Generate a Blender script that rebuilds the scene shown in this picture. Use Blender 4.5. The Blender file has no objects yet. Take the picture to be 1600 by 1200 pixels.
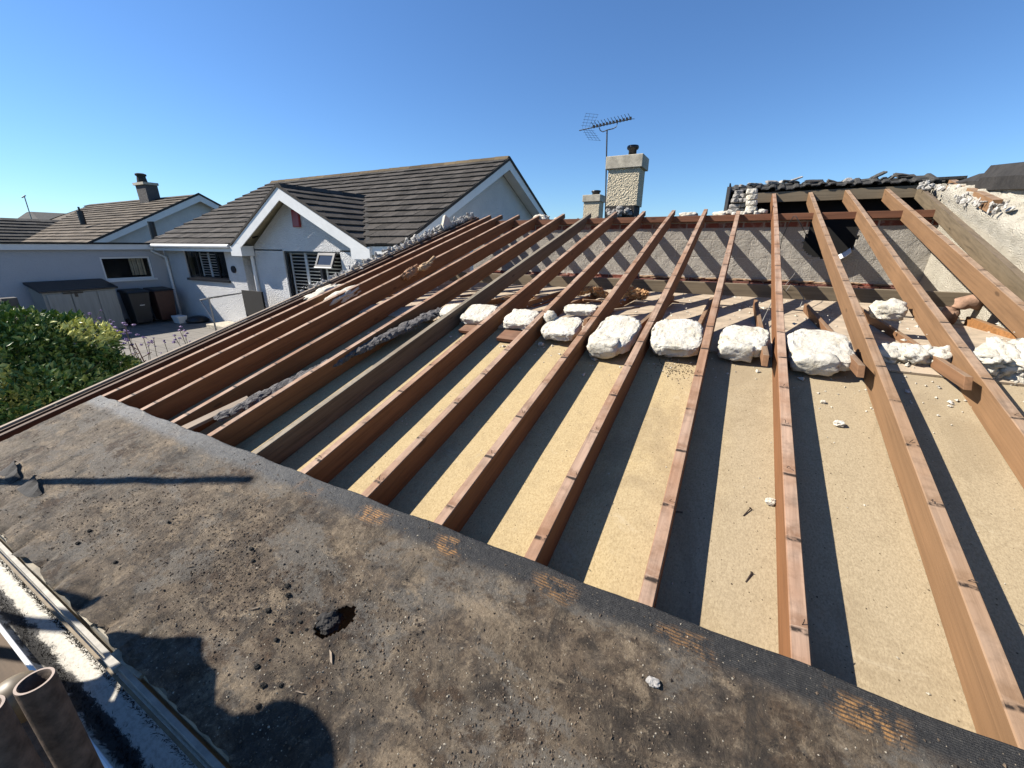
import bpy, bmesh, math, random
from mathutils import Vector, Matrix, noise, Euler
random.seed(7)
R = math.radians
SC = bpy.context.scene
C = SC.collection

# ------------------------------------------------------------------ camera
CR = Vector((0.88302719, 0.46929427, 0.00508629))
CU = Vector((-0.15562082, 0.28255835, 0.94654262))
CF = Vector((-0.44276986, 0.8366144, -0.32253867))
FPX = 634.37
cam_d = bpy.data.cameras.new("camera")
cam_d.sensor_width = 36.0
cam_d.lens = FPX / 1600 * 36.0
cam_d.clip_start = 0.05
cam_d.clip_end = 2000
cam = bpy.data.objects.new("camera", cam_d)
C.objects.link(cam)
cam.matrix_world = Matrix(((CR.x, CU.x, -CF.x, 0), (CR.y, CU.y, -CF.y, 0), (CR.z, CU.z, -CF.z, 0), (0, 0, 0, 1)))
SC.camera = cam

# ------------------------------------------------------------------ light
SUN = Vector((-1.0, -0.375, 0.90)).normalized()      # direction towards the sun
sun_el = math.asin(SUN.z)
sun_az = math.atan2(SUN.x, SUN.y)
w = bpy.data.worlds.new("World")
SC.world = w
w.use_nodes = True
nt = w.node_tree
bg = nt.nodes["Background"]
sky = nt.nodes.new("ShaderNodeTexSky")
sky.sky_type = 'NISHITA'
sky.sun_disc = False
sky.sun_elevation = sun_el
sky.sun_rotation = sun_az
sky.altitude = 1200
sky.air_density = 1.2
sky.dust_density = 0.0
sky.ozone_density = 3.6
tint = nt.nodes.new("ShaderNodeMix")
tint.data_type = 'RGBA'
tint.blend_type = 'MULTIPLY'
tint.inputs[0].default_value = 1
tint.inputs[7].default_value = (0.72, 0.97, 1.25, 1)
nt.links.new(sky.outputs[0], tint.inputs[6])
nt.links.new(tint.outputs[2], bg.inputs[0])
bg.inputs[1].default_value = 0.056
sl = bpy.data.lights.new("sun", 'SUN')
sl.energy = 5.0
sl.angle = R(0.5)
sl.color = (1.0, 0.93, 0.83)
so = bpy.data.objects.new("sun", sl)
C.objects.link(so)
so.rotation_euler = (-SUN).to_track_quat('-Z', 'Y').to_euler()
SC.view_settings.view_transform = 'Standard'
SC.view_settings.look = 'None'
SC.view_settings.exposure = 1.15
SC.view_settings.gamma = 1.0
SC.cycles.use_denoising = True
SC.cycles.max_bounces = 6
SC.cycles.diffuse_bounces = 2

# ------------------------------------------------------------------ frames and helpers
SL = 0.27396787
HH = 1.28
ROOF = Matrix.Translation(Vector((0, HH * math.sin(SL), -HH * math.cos(SL)))) @ Matrix.Rotation(SL, 4, 'X')
ROOFI = ROOF.inverted()


def ray(x, y):
    return CR * ((x - 800) / FPX) - CU * ((y - 600) / FPX) + CF


def at(x, y, axis, val):
    v = ray(x, y)
    return v * (val / v[axis])


def onr(x, y, k=0.0):
    """point of the roof frame (X, up the slope, height above the rafters)"""
    o = ROOFI @ Vector((0, 0, 0))
    d = ROOFI.to_3x3() @ ray(x, y)
    t = (k - o.z) / d.z
    return o + d * t


class MB:
    def __init__(s):
        s.v = []
        s.f = []
        s.sm = False

    def quad(s, *p):
        n = len(s.v)
        s.v += [Vector(q) for q in p]
        s.f.append(tuple(range(n, n + len(p))))

    def hexa(s, p):
        """eight corners: bottom 0-3 counterclockwise, top 4-7"""
        n = len(s.v)
        s.v += [Vector(q) for q in p]
        for f in ((3, 2, 1, 0), (4, 5, 6, 7), (0, 1, 5, 4), (1, 2, 6, 5), (2, 3, 7, 6), (3, 0, 4, 7)):
            s.f.append(tuple(n + i for i in f))

    def box(s, a, b, M=None):
        x0, y0, z0 = a
        x1, y1, z1 = b
        p = [Vector(q) for q in ((x0, y0, z0), (x1, y0, z0), (x1, y1, z0), (x0, y1, z0), (x0, y0, z1), (x1, y0, z1), (x1, y1, z1), (x0, y1, z1))]
        if M is not None:
            p = [M @ q for q in p]
        s.hexa(p)

    def prism(s, poly, d):
        """extrude a polygon (list of points) by vector d"""
        n = len(s.v)
        m = len(poly)
        d = Vector(d)
        s.v += [Vector(q) for q in poly] + [Vector(q) + d for q in poly]
        s.f.append(tuple(range(n + m - 1, n - 1, -1)))
        s.f.append(tuple(range(n + m, n + 2 * m)))
        for i in range(m):
            j = (i + 1) % m
            s.f.append((n + i, n + j, n + m + j, n + m + i))

    def tube(s, pts, r, n=8, cap=True, r1=None):
        pts = [Vector(p) for p in pts]
        base = len(s.v)
        L = len(pts)
        for i, p in enumerate(pts):
            t = (pts[min(i + 1, L - 1)] - pts[max(i - 1, 0)]).normalized()
            a = Vector((0, 0, 1)) if abs(t.z) < .9 else Vector((1, 0, 0))
            u = t.cross(a).normalized()
            w_ = t.cross(u)
            rr = r if r1 is None else r + (r1 - r) * i / (L - 1)
            for k in range(n):
                q = 2 * math.pi * k / n
                s.v.append(p + (u * math.cos(q) + w_ * math.sin(q)) * rr)
        for i in range(L - 1):
            for k in range(n):
                a_ = base + i * n + k
                b_ = base + i * n + (k + 1) % n
                s.f.append((a_, b_, b_ + n, a_ + n))
        if cap:
            s.f.append(tuple(base + k for k in range(n))[::-1])
            s.f.append(tuple(base + (L - 1) * n + k for k in range(n)))

    def lathe(s, prof, c, n=16):
        base = len(s.v)
        for (r, z) in prof:
            for k in range(n):
                q = 2 * math.pi * k / n
                s.v.append(Vector((c[0] + r * math.cos(q), c[1] + r * math.sin(q), c[2] + z)))
        for i in range(len(prof) - 1):
            for k in range(n):
                a_ = base + i * n + k
                b_ = base + i * n + (k + 1) % n
                s.f.append((a_, b_, b_ + n, a_ + n))
        s.f.append(tuple(base + k for k in range(n))[::-1])
        s.f.append(tuple(base + (len(prof) - 1) * n + k for k in range(n)))

    def lump(s, c, size, seed=0, sub=3, rough=.25, M=None, boxy=0.0, freq=2.2):
        bm = bmesh.new()
        bmesh.ops.create_icosphere(bm, subdivisions=sub, radius=1)
        off = Vector((seed * 3.17, seed * 1.31, seed * .77))
        n = len(s.v)
        for v in bm.verts:
            p = v.co.copy()
            if boxy:
                m = max(abs(p.x), abs(p.y), abs(p.z))
                p = p.lerp(p / m * .85, boxy)
            d = noise.noise(p * freq + off) * rough + noise.noise(p * freq * 3 + off) * rough * .4 + noise.noise(p * freq * 8 + off) * rough * .18
            p = p * (1 + d)
            p = Vector((p.x * size[0], p.y * size[1], p.z * size[2]))
            if M is not None:
                p = M @ p
            s.v.append(p + Vector(c))
        for f in bm.faces:
            s.f.append(tuple(n + v.index for v in f.verts))
        bm.free()

    def slab(s, c, size, seed=0, M=None, sub=5):
        """a flattish block with rounded outline, level pitted top and crumbling rim"""
        bm = bmesh.new()
        bmesh.ops.create_icosphere(bm, subdivisions=sub, radius=1)
        off = Vector((seed * 3.17, seed * 1.31, seed * .77))
        n = len(s.v)
        sg = lambda a, e: math.copysign(abs(a) ** e, a)
        for v in bm.verts:
            q = v.co
            p = Vector((sg(q.x, .50), sg(q.y, .50), sg(q.z, .30)))
            a = Vector((p.x, p.y, 0))
            rim = min(1, a.length)
            k = 1 + .13 * noise.noise(a.normalized() * 1.3 + off) + .09 * noise.noise(Vector((p.x * 3, p.y * 3, p.z * 1.2)) + off) + .05 * noise.noise(p * 9 + off)
            p.x *= k
            p.y *= k
            if p.z > 0:
                p.z += .20 * noise.noise(Vector((p.x * 1.1, p.y * 1.1, seed))) + (.04 + .10 * rim) * noise.noise(Vector((p.x * 4, p.y * 4, seed + 3))) + .07 * noise.noise(Vector((p.x * 11, p.y * 11, seed)))
                p.z -= .16 * max(0, noise.noise(Vector((p.x * 6, p.y * 6, seed + 9))) - .15) * 3
            p = Vector((p.x * size[0], p.y * size[1], p.z * size[2]))
            if M is not None:
                p = M @ p
            s.v.append(p + Vector(c))
        for f in bm.faces:
            s.f.append(tuple(n + v.index for v in f.verts))
        bm.free()

    def build(s, name, mat, parent=None, M=None, local=False, smooth=False, bevel=0):
        """vertices are in world space (or in the frame M when local=True)"""
        if parent is not None:
            Mw = WM[parent.name]
        elif M is not None:
            Mw = M
        else:
            mn = [min(v[i] for v in s.v) for i in range(3)]
            mx = [max(v[i] for v in s.v) for i in range(3)]
            Mw = Matrix.Translation(Vector(((mn[0] + mx[0]) / 2, (mn[1] + mx[1]) / 2, mn[2])))
        vs = s.v if local else [Mw.inverted() @ v for v in s.v]
        me = bpy.data.meshes.new(name)
        me.from_pydata([tuple(v) for v in vs], [], s.f)
        me.materials.append(mat)
        me.update()
        o = bpy.data.objects.new(name, me)
        C.objects.link(o)
        if parent is not None:
            o.parent = parent
        else:
            o.matrix_world = Mw
        WM[o.name] = Mw
        if smooth:
            me.polygons.foreach_set("use_smooth", [True] * len(me.polygons))
        if bevel:
            b = o.modifiers.new("bevel", 'BEVEL')
            b.width = bevel
            b.segments = 2
            b.limit_method = 'ANGLE'
        return o


WM = {}


def tag(o, label=None, cat=None, group=None, kind=None):
    if label:
        o['label'] = label
    if cat:
        o['category'] = cat
    if group:
        o['group'] = group
    if kind:
        o['kind'] = kind
    return o


def thing(name, label, cat, loc=(0, 0, 0), group=None, M=None):
    o = bpy.data.objects.new(name, None)
    C.objects.link(o)
    Mw = M if M is not None else Matrix.Translation(Vector(loc))
    o.matrix_world = Mw
    WM[o.name] = Mw
    o.empty_display_size = .1
    return tag(o, label, cat, group)


# ------------------------------------------------------------------ materials
def newmat(name):
    m = bpy.data.materials.new(name)
    m.use_nodes = True
    t = m.node_tree
    b = t.nodes["Principled BSDF"]
    return m, t, b


class NG:
    """small node helper"""
    def __init__(s, t):
        s.t = t
        s.co = t.nodes.new("ShaderNodeTexCoord").outputs['Object']
        s.oi = None

    def l(s, a, b):
        s.t.links.new(a, b)

    def put(s, sock, v):
        if hasattr(v, 'is_linked'):
            s.l(v, sock)
        elif isinstance(v, (tuple, list)) and sock.type == 'RGBA':
            sock.default_value = (*v[:3], 1)
        else:
            sock.default_value = v

    def mapping(s, scale=(1, 1, 1), loc=(0, 0, 0), rot=(0, 0, 0), src=None):
        n = s.t.nodes.new("ShaderNodeMapping")
        n.inputs['Scale'].default_value = scale
        n.inputs['Location'].default_value = loc
        n.inputs['Rotation'].default_value = rot
        s.l(src or s.co, n.inputs[0])
        return n.outputs[0]

    def noise(s, scale=5, detail=6, rough=.6, dist=0, src=None, col=False):
        n = s.t.nodes.new("ShaderNodeTexNoise")
        n.inputs['Scale'].default_value = scale
        n.inputs['Detail'].default_value = detail
        n.inputs['Roughness'].default_value = rough
        n.inputs['Distortion'].default_value = dist
        s.l(src or s.co, n.inputs['Vector'])
        return n.outputs['Color' if col else 'Fac']

    def voro(s, scale=5, feature='F1', src=None, out='Distance', rnd=1):
        n = s.t.nodes.new("ShaderNodeTexVoronoi")
        n.feature = feature
        n.inputs['Scale'].default_value = scale
        n.inputs['Randomness'].default_value = rnd
        s.l(src or s.co, n.inputs['Vector'])
        return n.outputs[out]

    def ramp(s, fac, stops, interp='LINEAR'):
        n = s.t.nodes.new("ShaderNodeValToRGB")
        n.color_ramp.interpolation = interp
        e = n.color_ramp.elements
        while len(e) < len(stops):
            e.new(.5)
        for i, (p, c) in enumerate(stops):
            e[i].position = p
            e[i].color = (c, c, c, 1) if isinstance(c, (int, float)) else (*c, 1)
        s.l(fac, n.inputs[0])
        return n.outputs[0]

    def mix(s, fac, a, b, mode='MIX'):
        n = s.t.nodes.new("ShaderNodeMix")
        n.data_type = 'RGBA'
        n.blend_type = mode
        s.put(n.inputs[0], fac)
        s.put(n.inputs[6], a)
        s.put(n.inputs[7], b)
        return n.outputs[2]

    def math(s, op, a, b=0, c=0, clamp=False):
        n = s.t.nodes.new("ShaderNodeMath")
        n.operation = op
        n.use_clamp = clamp
        s.put(n.inputs[0], a)
        s.put(n.inputs[1], b)
        s.put(n.inputs[2], c)
        return n.outputs[0]

    def sep(s, src=None):
        n = s.t.nodes.new("ShaderNodeSeparateXYZ")
        s.l(src or s.co, n.inputs[0])
        return n.outputs

    def comb(s, x, y, z):
        n = s.t.nodes.new("ShaderNodeCombineXYZ")
        for i, v in enumerate((x, y, z)):
            s.put(n.inputs[i], v)
        return n.outputs[0]

    def normal(s):
        n = s.t.nodes.new("ShaderNodeTexCoord")
        return n.outputs['Normal']

    def rand(s):
        n = s.t.nodes.new("ShaderNodeObjectInfo")
        return n.outputs['Random']

    def bump(s, b, h, strength=.5, dist=.01):
        n = s.t.nodes.new("ShaderNodeBump")
        n.inputs['Strength'].default_value = strength
        n.inputs['Distance'].default_value = dist
        s.l(h, n.inputs['Height'])
        s.l(n.outputs[0], b.inputs['Normal'])


def simple(name, col, rough=.6, var=.25, scale=8, bump=0, bscale=60, bdist=.003, metal=0, spec=.5, stretch=(1, 1, 1)):
    m, t, b = newmat(name)
    g = NG(t)
    s = g.mapping(stretch)
    n = g.noise(scale, 6, .65, src=s)
    lo = tuple(c * (1 - var) for c in col)
    hi = tuple(min(1, c * (1 + var)) for c in col)
    g.l(g.ramp(n, [(.3, lo), (.7, hi)]), b.inputs['Base Color'])
    b.inputs['Roughness'].default_value = rough
    b.inputs['Metallic'].default_value = metal
    b.inputs['Specular IOR Level'].default_value = spec
    if bump:
        g.bump(b, g.noise(bscale, 5, .6), bump, bdist)
    return m


def wood(name, side, top=None, dark=.45, axis=1, marks=0, var=.35, grain=1.0):
    """sawn timber, grain along the axis; top faces weathered and, on rafters, painted lighter as if sunlit; batten marks every 0.32 m"""
    m, t, b = newmat(name)
    g = NG(t)
    sc = [42 * grain] * 3
    sc[axis] = 1.6
    off = g.math('MULTIPLY', g.rand(), 37.0)
    base = g.t.nodes.new("ShaderNodeVectorMath")
    base.operation = 'ADD'
    g.l(g.co, base.inputs[0])
    g.l(g.comb(off, off, off), base.inputs[1])
    bs = base.outputs[0]
    s = g.mapping(tuple(sc), src=bs)
    n1 = g.noise(1.0, 6, .65, .6, src=s)
    n2 = g.noise(2.2, 4, .6, src=bs)
    n3 = g.noise(14, 5, .7, src=bs)
    sd = tuple(c * (1 - dark) for c in side)
    c = g.ramp(n1, [(.28, sd), (.52, side), (.78, tuple(min(1, q * 1.25) for q in side))])
    c = g.mix(g.ramp(n2, [(.42, 0), (.7, var)]), c, tuple(q * .5 for q in side))
    c = g.mix(g.math('MULTIPLY', g.rand(), .5), c, tuple(q * .55 for q in side))
    h = n1
    if top is not None:
        td = tuple(q * .6 for q in top)
        ct = g.ramp(n1, [(.3, td), (.55, top), (.8, tuple(min(1, q * 1.22) for q in top))])
        ct = g.mix(g.ramp(n3, [(.48, 0), (.68, .6)]), ct, tuple(q * .4 for q in top))
        ct = g.mix(g.ramp(n2, [(.45, 0), (.62, .5)]), ct, side)
        nz = g.sep(g.normal())[2]
        up = g.ramp(nz, [(.6, 0), (.8, 1)])
        c = g.mix(up, c, ct)
        if marks:
            y = g.sep()[1]
            wob = g.math('MULTIPLY', g.noise(9, 3, .6, src=bs), .02)
            fr = g.math('FRACT', g.math('DIVIDE', g.math('ADD', g.math('SUBTRACT', y, .835), wob), .319))
            # a dark line at the batten's edge and a cleaner band where it lay
            line = g.ramp(fr, [(0, 0), (.925, 0), (.945, 1), (.975, 1), (.995, 0)])
            band = g.ramp(fr, [(0, .55), (.1, .4), (.15, 0), (1, 0)])
            brk = g.ramp(g.noise(30, 3, .6, src=bs), [(.38, .15), (.52, .95)])
            c = g.mix(g.math('MULTIPLY', g.math('MULTIPLY', band, up), brk), c, tuple(min(1, q * .62) for q in side))
            c = g.mix(g.math('MULTIPLY', g.math('MULTIPLY', line, up), brk), c, (.025, .018, .014))
    # knots
    kn = g.voro(2.4, src=g.mapping((3.0, 1.0, 3.0) if axis == 1 else (1.0, 3.0, 3.0), src=bs))
    c = g.mix(g.ramp(kn, [(.0, .75), (.07, .6), (.1, 0)]), c, tuple(q * .25 for q in side))
    g.l(c, b.inputs['Base Color'])
    b.inputs['Roughness'].default_value = .75
    b.inputs['Specular IOR Level'].default_value = .25
    g.bump(b, g.math('ADD', h, g.math('MULTIPLY', n3, .5)), .5, .0025)
    return m


M_raft = wood("rafter_wood", (.37, .165, .068), (.60, .41, .29), marks=1)  # pale top and deep side also carry painted sun and shade
M_raft_grey = wood("rafter_weathered", (.23, .17, .11), (.40, .34, .25), marks=0, dark=.5)
M_raft_tan = wood("rafter_tan", (.42, .24, .12), (.50, .35, .24), marks=1)
M_dkwood = wood("dark_wood", (.13, .06, .032), (.20, .13, .09), marks=0)  # rafter brown darkened to paint the shade along the left verge
M_woodx = wood("beam_wood", (.34, .27, .18), (.40, .33, .24), axis=0, marks=0)
M_plate = wood("plate_wood", (.30, .13, .07), (.33, .19, .12), axis=0, marks=0)
M_tie = wood("tie_wood", (.38, .20, .10), (.40, .27, .17), marks=0)
M_pale = wood("pale_wood", (.50, .40, .30), None, marks=0, dark=.3)


def mat_board():
    m, t, b = newmat("fibre_board")
    m["alb"] = .74
    g = NG(t)
    f = g.noise(170, 4, .8, src=g.mapping((1, .6, 1)))
    n = g.noise(1.6, 5, .6, .3)
    n2 = g.noise(9, 6, .7)
    x = g.sep()[0]
    c = g.ramp(f, [(.3, (.33, .245, .125)), (.52, (.50, .39, .215)), (.75, (.62, .50, .30))])
    grey = g.ramp(f, [(.3, (.27, .215, .14)), (.55, (.40, .325, .215)), (.8, (.50, .42, .29))])
    wx = g.math('ADD', x, g.math('MULTIPLY', g.math('SUBTRACT', n, .5), .8))
    c = g.mix(g.ramp(g.math('MULTIPLY', g.math('ADD', wx, 3.0), .2), [(.53, 0), (.63, .85), (1, .7)]), c, grey)
    c = g.mix(g.ramp(n2, [(.52, 0), (.78, .4)]), c, (.24, .185, .11))
    up = g.sep()[1]
    c = g.mix(g.ramp(g.math('ADD', g.math('MULTIPLY', up, .2), g.math('MULTIPLY', n2, .12)), [(.5, 0), (.62, .6)]), c, (.36, .30, .22))
    st_ = g.noise(.9, 7, .72, 1.5, src=g.mapping((1.6, .7, 1), (4, 4, 0)))
    c = g.mix(g.ramp(st_, [(.54, 0), (.60, .30), (.72, .55)]), c, (.25, .19, .115))
    c = g.mix(g.ramp(g.noise(3.2, 6, .75, 2.0), [(.60, 0), (.70, .45)]), c, (.55, .47, .33))
    fl = g.voro(26)
    c = g.mix(g.ramp(fl, [(.04, .9), (.09, 0)]), c, (.08, .055, .03))
    g.l(c, b.inputs['Base Color'])
    b.inputs['Roughness'].default_value = .9
    b.inputs['Specular IOR Level'].default_value = .15
    g.bump(b, g.math('ADD', f, n2), .35, .003)
    return m


M_board = mat_board()


def mat_felt():
    m, t, b = newmat("bitumen_felt")
    m["alb"] = .50
    g = NG(t)
    s = g.mapping((1, 1, 0))
    n1 = g.noise(2.3, 8, .68, .6, src=s)
    n2 = g.noise(7, 8, .7, .4, src=s)
    n3 = g.noise(40, 6, .75, src=s)
    n4 = g.noise(150, 4, .8, src=s)
    c = g.ramp(n2, [(.25, (.035, .028, .022)), (.42, (.105, .078, .056)), (.58, (.20, .155, .115)), (.78, (.40, .33, .25))])
    c = g.mix(g.ramp(n1, [(.5, 0), (.62, .6)]), c, g.ramp(n3, [(.3, (.12, .125, .13)), (.7, (.24, .245, .25))]))
    c = g.mix(g.ramp(g.noise(3.3, 6, .65, 1.0, src=g.mapping((1, 1, 0), (5, 3, 0))), [(.5, 0), (.62, .7)]), c, g.ramp(n3, [(.3, (.06, .045, .032)), (.7, (.24, .165, .105))]))
    c = g.mix(g.ramp(n3, [(.46, 0), (.64, .65)]), c, g.ramp(n4, [(.3, (.14, .105, .072)), (.7, (.42, .34, .25))]))
    c = g.mix(g.ramp(n4, [(.62, 0), (.74, .55)]), c, (.55, .48, .38))
    c = g.mix(g.ramp(g.noise(1.9, 7, .7, 1.2, src=g.mapping((.8, 1.6, 0), (9, 2, 0))), [(.48, 0), (.6, .75)]), c, (.05, .042, .036))
    c = g.mix(g.ramp(g.noise(4.5, 7, .75, .8, src=g.mapping((1, 1, 0), (1, 8, 0))), [(.55, 0), (.66, .7)]), c, g.ramp(n4, [(.3, (.22, .17, .12)), (.7, (.5, .42, .32))]))
    cr = g.noise(17, 12, .82, .5, src=s)
    c = g.mix(g.ramp(cr, [(.40, .75), (.48, 0)]), c, (.03, .024, .019))
    c = g.mix(g.ramp(cr, [(.53, 0), (.62, .8)]), c, g.ramp(n4, [(.35, (.28, .22, .16)), (.65, (.62, .53, .41))]))
    x = g.sep()[0]
    y = g.sep()[1]
    big = g.noise(1.25, 8, .66, 1.4, src=g.mapping((1, 1.7, 0), (3.3, 1.1, 0)))
    tan = g.ramp(n3, [(.3, (.17, .135, .10)), (.5, (.34, .28, .21)), (.7, (.60, .52, .42))])
    c = g.mix(g.ramp(big, [(.50, 0), (.59, .62)]), c, tan)
    c = g.mix(g.math('MULTIPLY', g.ramp(g.math('MULTIPLY', g.math('ADD', x, 4.0), .2), [(.12, .65), (.48, .12), (.6, 0)]), g.ramp(n2, [(.35, .3), (.6, 1)])), c, g.ramp(n3, [(.3, (.20, .175, .145)), (.7, (.50, .46, .40))]))
    smear = g.noise(2.4, 6, .7, .5, src=g.mapping((2.4, .5, 0), (7, 1, 0), (0, 0, .5)))
    c = g.mix(g.ramp(smear, [(.56, 0), (.64, .7)]), c, (.045, .04, .036))
    fine = g.ramp(g.noise(55, 9, .8, src=s), [(.38, .25), (.5, .8), (.62, 1)])
    pa = g.noise(2.4, 9, .72, .3, src=g.mapping((1, 1.5, 0), (1.7, 4.2, 0)))
    c = g.mix(g.math('MULTIPLY', g.ramp(pa, [(.515, 0), (.56, .8)]), fine), c, g.ramp(n4, [(.3, (.20, .198, .193)), (.7, (.36, .35, .335))]))
    pb = g.noise(4.2, 10, .76, .25, src=g.mapping((1, 1.4, 0), (6.1, 2.3, 0)))
    c = g.mix(g.math('MULTIPLY', g.ramp(pb, [(.535, 0), (.60, .85)]), fine), c, g.ramp(n4, [(.3, (.34, .27, .195)), (.7, (.66, .56, .43))]))
    pc = g.noise(3.8, 10, .76, .3, src=g.mapping((1, 1.3, 0), (2.1, 9.3, 0)))
    c = g.mix(g.ramp(pc, [(.55, 0), (.60, .85)]), c, g.ramp(n3, [(.35, (.035, .024, .016)), (.65, (.16, .105, .065))]))
    # dark smear down the middle of the sheet
    # upper edge of the roll: smooth selvedge, grey to the left, black to the right
    wob = g.math('MULTIPLY', g.math('SUBTRACT', n2, .5), .06)
    e = g.math('ADD', y, wob)
    edge = g.ramp(e, [(.60, 0), (.645, 1)])
    wv = g.t.nodes.new("ShaderNodeTexWave")
    wv.inputs['Scale'].default_value = 60
    wv.inputs['Distortion'].default_value = 3
    wv.bands_direction = 'Y'
    g.l(s, wv.inputs[0])
    sel = g.ramp(g.math('ADD', g.math('MULTIPLY', n3, .7), g.math('MULTIPLY', wv.outputs['Fac'], .3)), [(.35, (.02, .021, .024)), (.6, (.05, .052, .056)), (.8, (.14, .14, .14))])
    lft = g.ramp(g.math('MULTIPLY', g.math('ADD', x, 4.0), .2), [(.1, 1), (.5, .25), (.62, 0)])
    sel = g.mix(lft, sel, g.ramp(n3, [(.3, (.14, .145, .15)), (.7, (.36, .37, .375))]))
    c = g.mix(edge, c, sel)
    # rusty print patches over the rafters
    fx = g.math('FRACT', g.math('DIVIDE', g.math('ADD', x, 4.06), .399))
    near = g.math('MULTIPLY', g.ramp(fx, [(.05, 0), (.16, 1), (.36, 1), (.5, 0)]), g.ramp(e, [(.61, 0), (.63, 1), (.68, 1), (.695, 0)]))
    weave = g.t.nodes.new("ShaderNodeTexWave")
    weave.inputs['Scale'].default_value = 34
    weave.inputs['Distortion'].default_value = 1.5
    weave.bands_direction = 'Y'
    g.l(s, weave.inputs[0])
    near = g.math('MULTIPLY', near, g.math('MULTIPLY', g.ramp(weave.outputs['Fac'], [(.25, .15), (.5, 1)]), g.ramp(g.noise(28, 5, .7, src=s), [(.42, 0), (.55, .95)])))
    keep = g.ramp(g.noise(1.3, 2, .5, src=g.mapping((1, .3, 0), (2.2, 0, 0))), [(.4, .5), (.5, 1)])
    c = g.mix(g.math('MULTIPLY', near, g.math('MULTIPLY', keep, g.math('MULTIPLY', g.ramp(g.math('MULTIPLY', g.math('ADD', x, 4.0), .2), [(.38, .1), (.46, 1)]), g.ramp(g.noise(9, 5, .7, src=g.mapping((1, .6, 0), (3, 3, 0))), [(.44, 0), (.52, 1)])))), c, (.66, .37, .14))
    # flecks of dirt
    fl = g.voro(70, src=s)
    c = g.mix(g.ramp(fl, [(.05, .9), (.11, 0)]), c, (.62, .54, .42))
    fl2 = g.voro(33, src=g.mapping((1, 1, 0), (3, 1, 0)))
    c = g.mix(g.ramp(fl2, [(.06, .95), (.1, 0)]), c, (.016, .013, .01))
    g.l(c, b.inputs['Base Color'])
    b.inputs['Specular IOR Level'].default_value = .4
    g.l(g.ramp(edge, [(0, .88), (1, .52)]), b.inputs['Roughness'])
    hh = g.math('ADD', g.math('MULTIPLY', n3, .9), g.math('MULTIPLY', n4, .6))
    hh = g.math('ADD', hh, g.math('MULTIPLY', cr, g.ramp(edge, [(0, 2.2), (1, .3)])))
    g.bump(b, hh, 1.0, .012)
    return m


M_felt = mat_felt()


def mat_blockwall():
    m, t, b = newmat("block_wall")
    m["alb"] = .68
    g = NG(t)
    s = g.sep()
    uv = g.comb(s[0], s[2], 0)

    def brick(w_, h_, mort, c1, c2, mo, off=(0, 0, 0)):
        n = g.t.nodes.new("ShaderNodeTexBrick")
        n.inputs['Scale'].default_value = 1
        n.inputs['Brick Width'].default_value = w_
        n.inputs['Row Height'].default_value = h_
        n.inputs['Mortar Size'].default_value = mort
        n.inputs['Mortar Smooth'].default_value = .3
        n.inputs['Color1'].default_value = (*c1, 1)
        n.inputs['Color2'].default_value = (*c2, 1)
        n.inputs['Mortar'].default_value = (*mo, 1)
        g.l(g.mapping((1, 1, 1), off, src=uv), n.inputs[0])
        return n
    nz = g.noise(60, 5, .8)
    nb = g.noise(7, 6, .7)
    blk = brick(.45, .225, .008, (.60, .56, .49), (.50, .47, .41), (.70, .65, .56), (0.1, .6 - .16, 0))
    cb = g.mix(g.ramp(nz, [(.42, 0), (.6, .7)]), blk.outputs[0], (.30, .275, .24))
    cb = g.mix(g.ramp(nz, [(.55, 0), (.75, .6)]), cb, (.80, .75, .66))
    red = brick(.225, .075, .010, (.32, .10, .065), (.22, .075, .05), (.40, .34, .28), (0, 0, 0))
    cr = g.mix(g.ramp(nb, [(.5, 0), (.66, .8)]), red.outputs[0], (.50, .42, .34))
    z = g.math('ADD', s[2], g.math('MULTIPLY', g.math('SUBTRACT', nb, .5), .03))
    zr = g.math('MULTIPLY', g.math('ADD', z, 0.0), 1.0)
    mr = g.ramp(zr, [(.0, 1), (.19, 1), (.205, 0), (.825, 0), (.835, 1)])
    c = g.mix(mr, cb, cr)
    # left end more brick and pink render
    g.l(c, b.inputs['Base Color'])
    b.inputs['Roughness'].default_value = .95
    b.inputs['Specular IOR Level'].default_value = .1
    g.bump(b, g.math('ADD', nz, g.math('MULTIPLY', blk.outputs['Fac'], -.4)), 1.0, .02)
    return m


M_block = mat_blockwall()
M_brickrub = simple("brick_rubble", (.26, .10, .07), .95, .5, 14, .9, 60, .01)


def mat_render(name, col, strength=.9, scale=70, dist=.012, var=.15):
    m, t, b = newmat(name)
    if "white_render" in name or "grey_render" in name:
        m["alb"] = .68
    g = NG(t)
    v = g.voro(scale)
    n = g.noise(scale * 1.3, 4, .7)
    n2 = g.noise(1.7, 6, .65)
    n3 = g.noise(14, 6, .7)
    c = g.mix(g.ramp(n2, [(.35, 0), (.7, var)]), col, tuple(q * .55 for q in col))
    c = g.mix(g.ramp(n3, [(.5, 0), (.75, var)]), c, tuple(min(1, q * 1.2) for q in col))
    c = g.mix(g.ramp(n, [(.3, .35), (.5, 0)]), c, tuple(q * .6 for q in col))
    g.l(c, b.inputs['Base Color'])
    b.inputs['Roughness'].default_value = .95
    b.inputs['Specular IOR Level'].default_value = .1
    g.bump(b, g.math('ADD', v, n), strength, dist)
    return m


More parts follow.
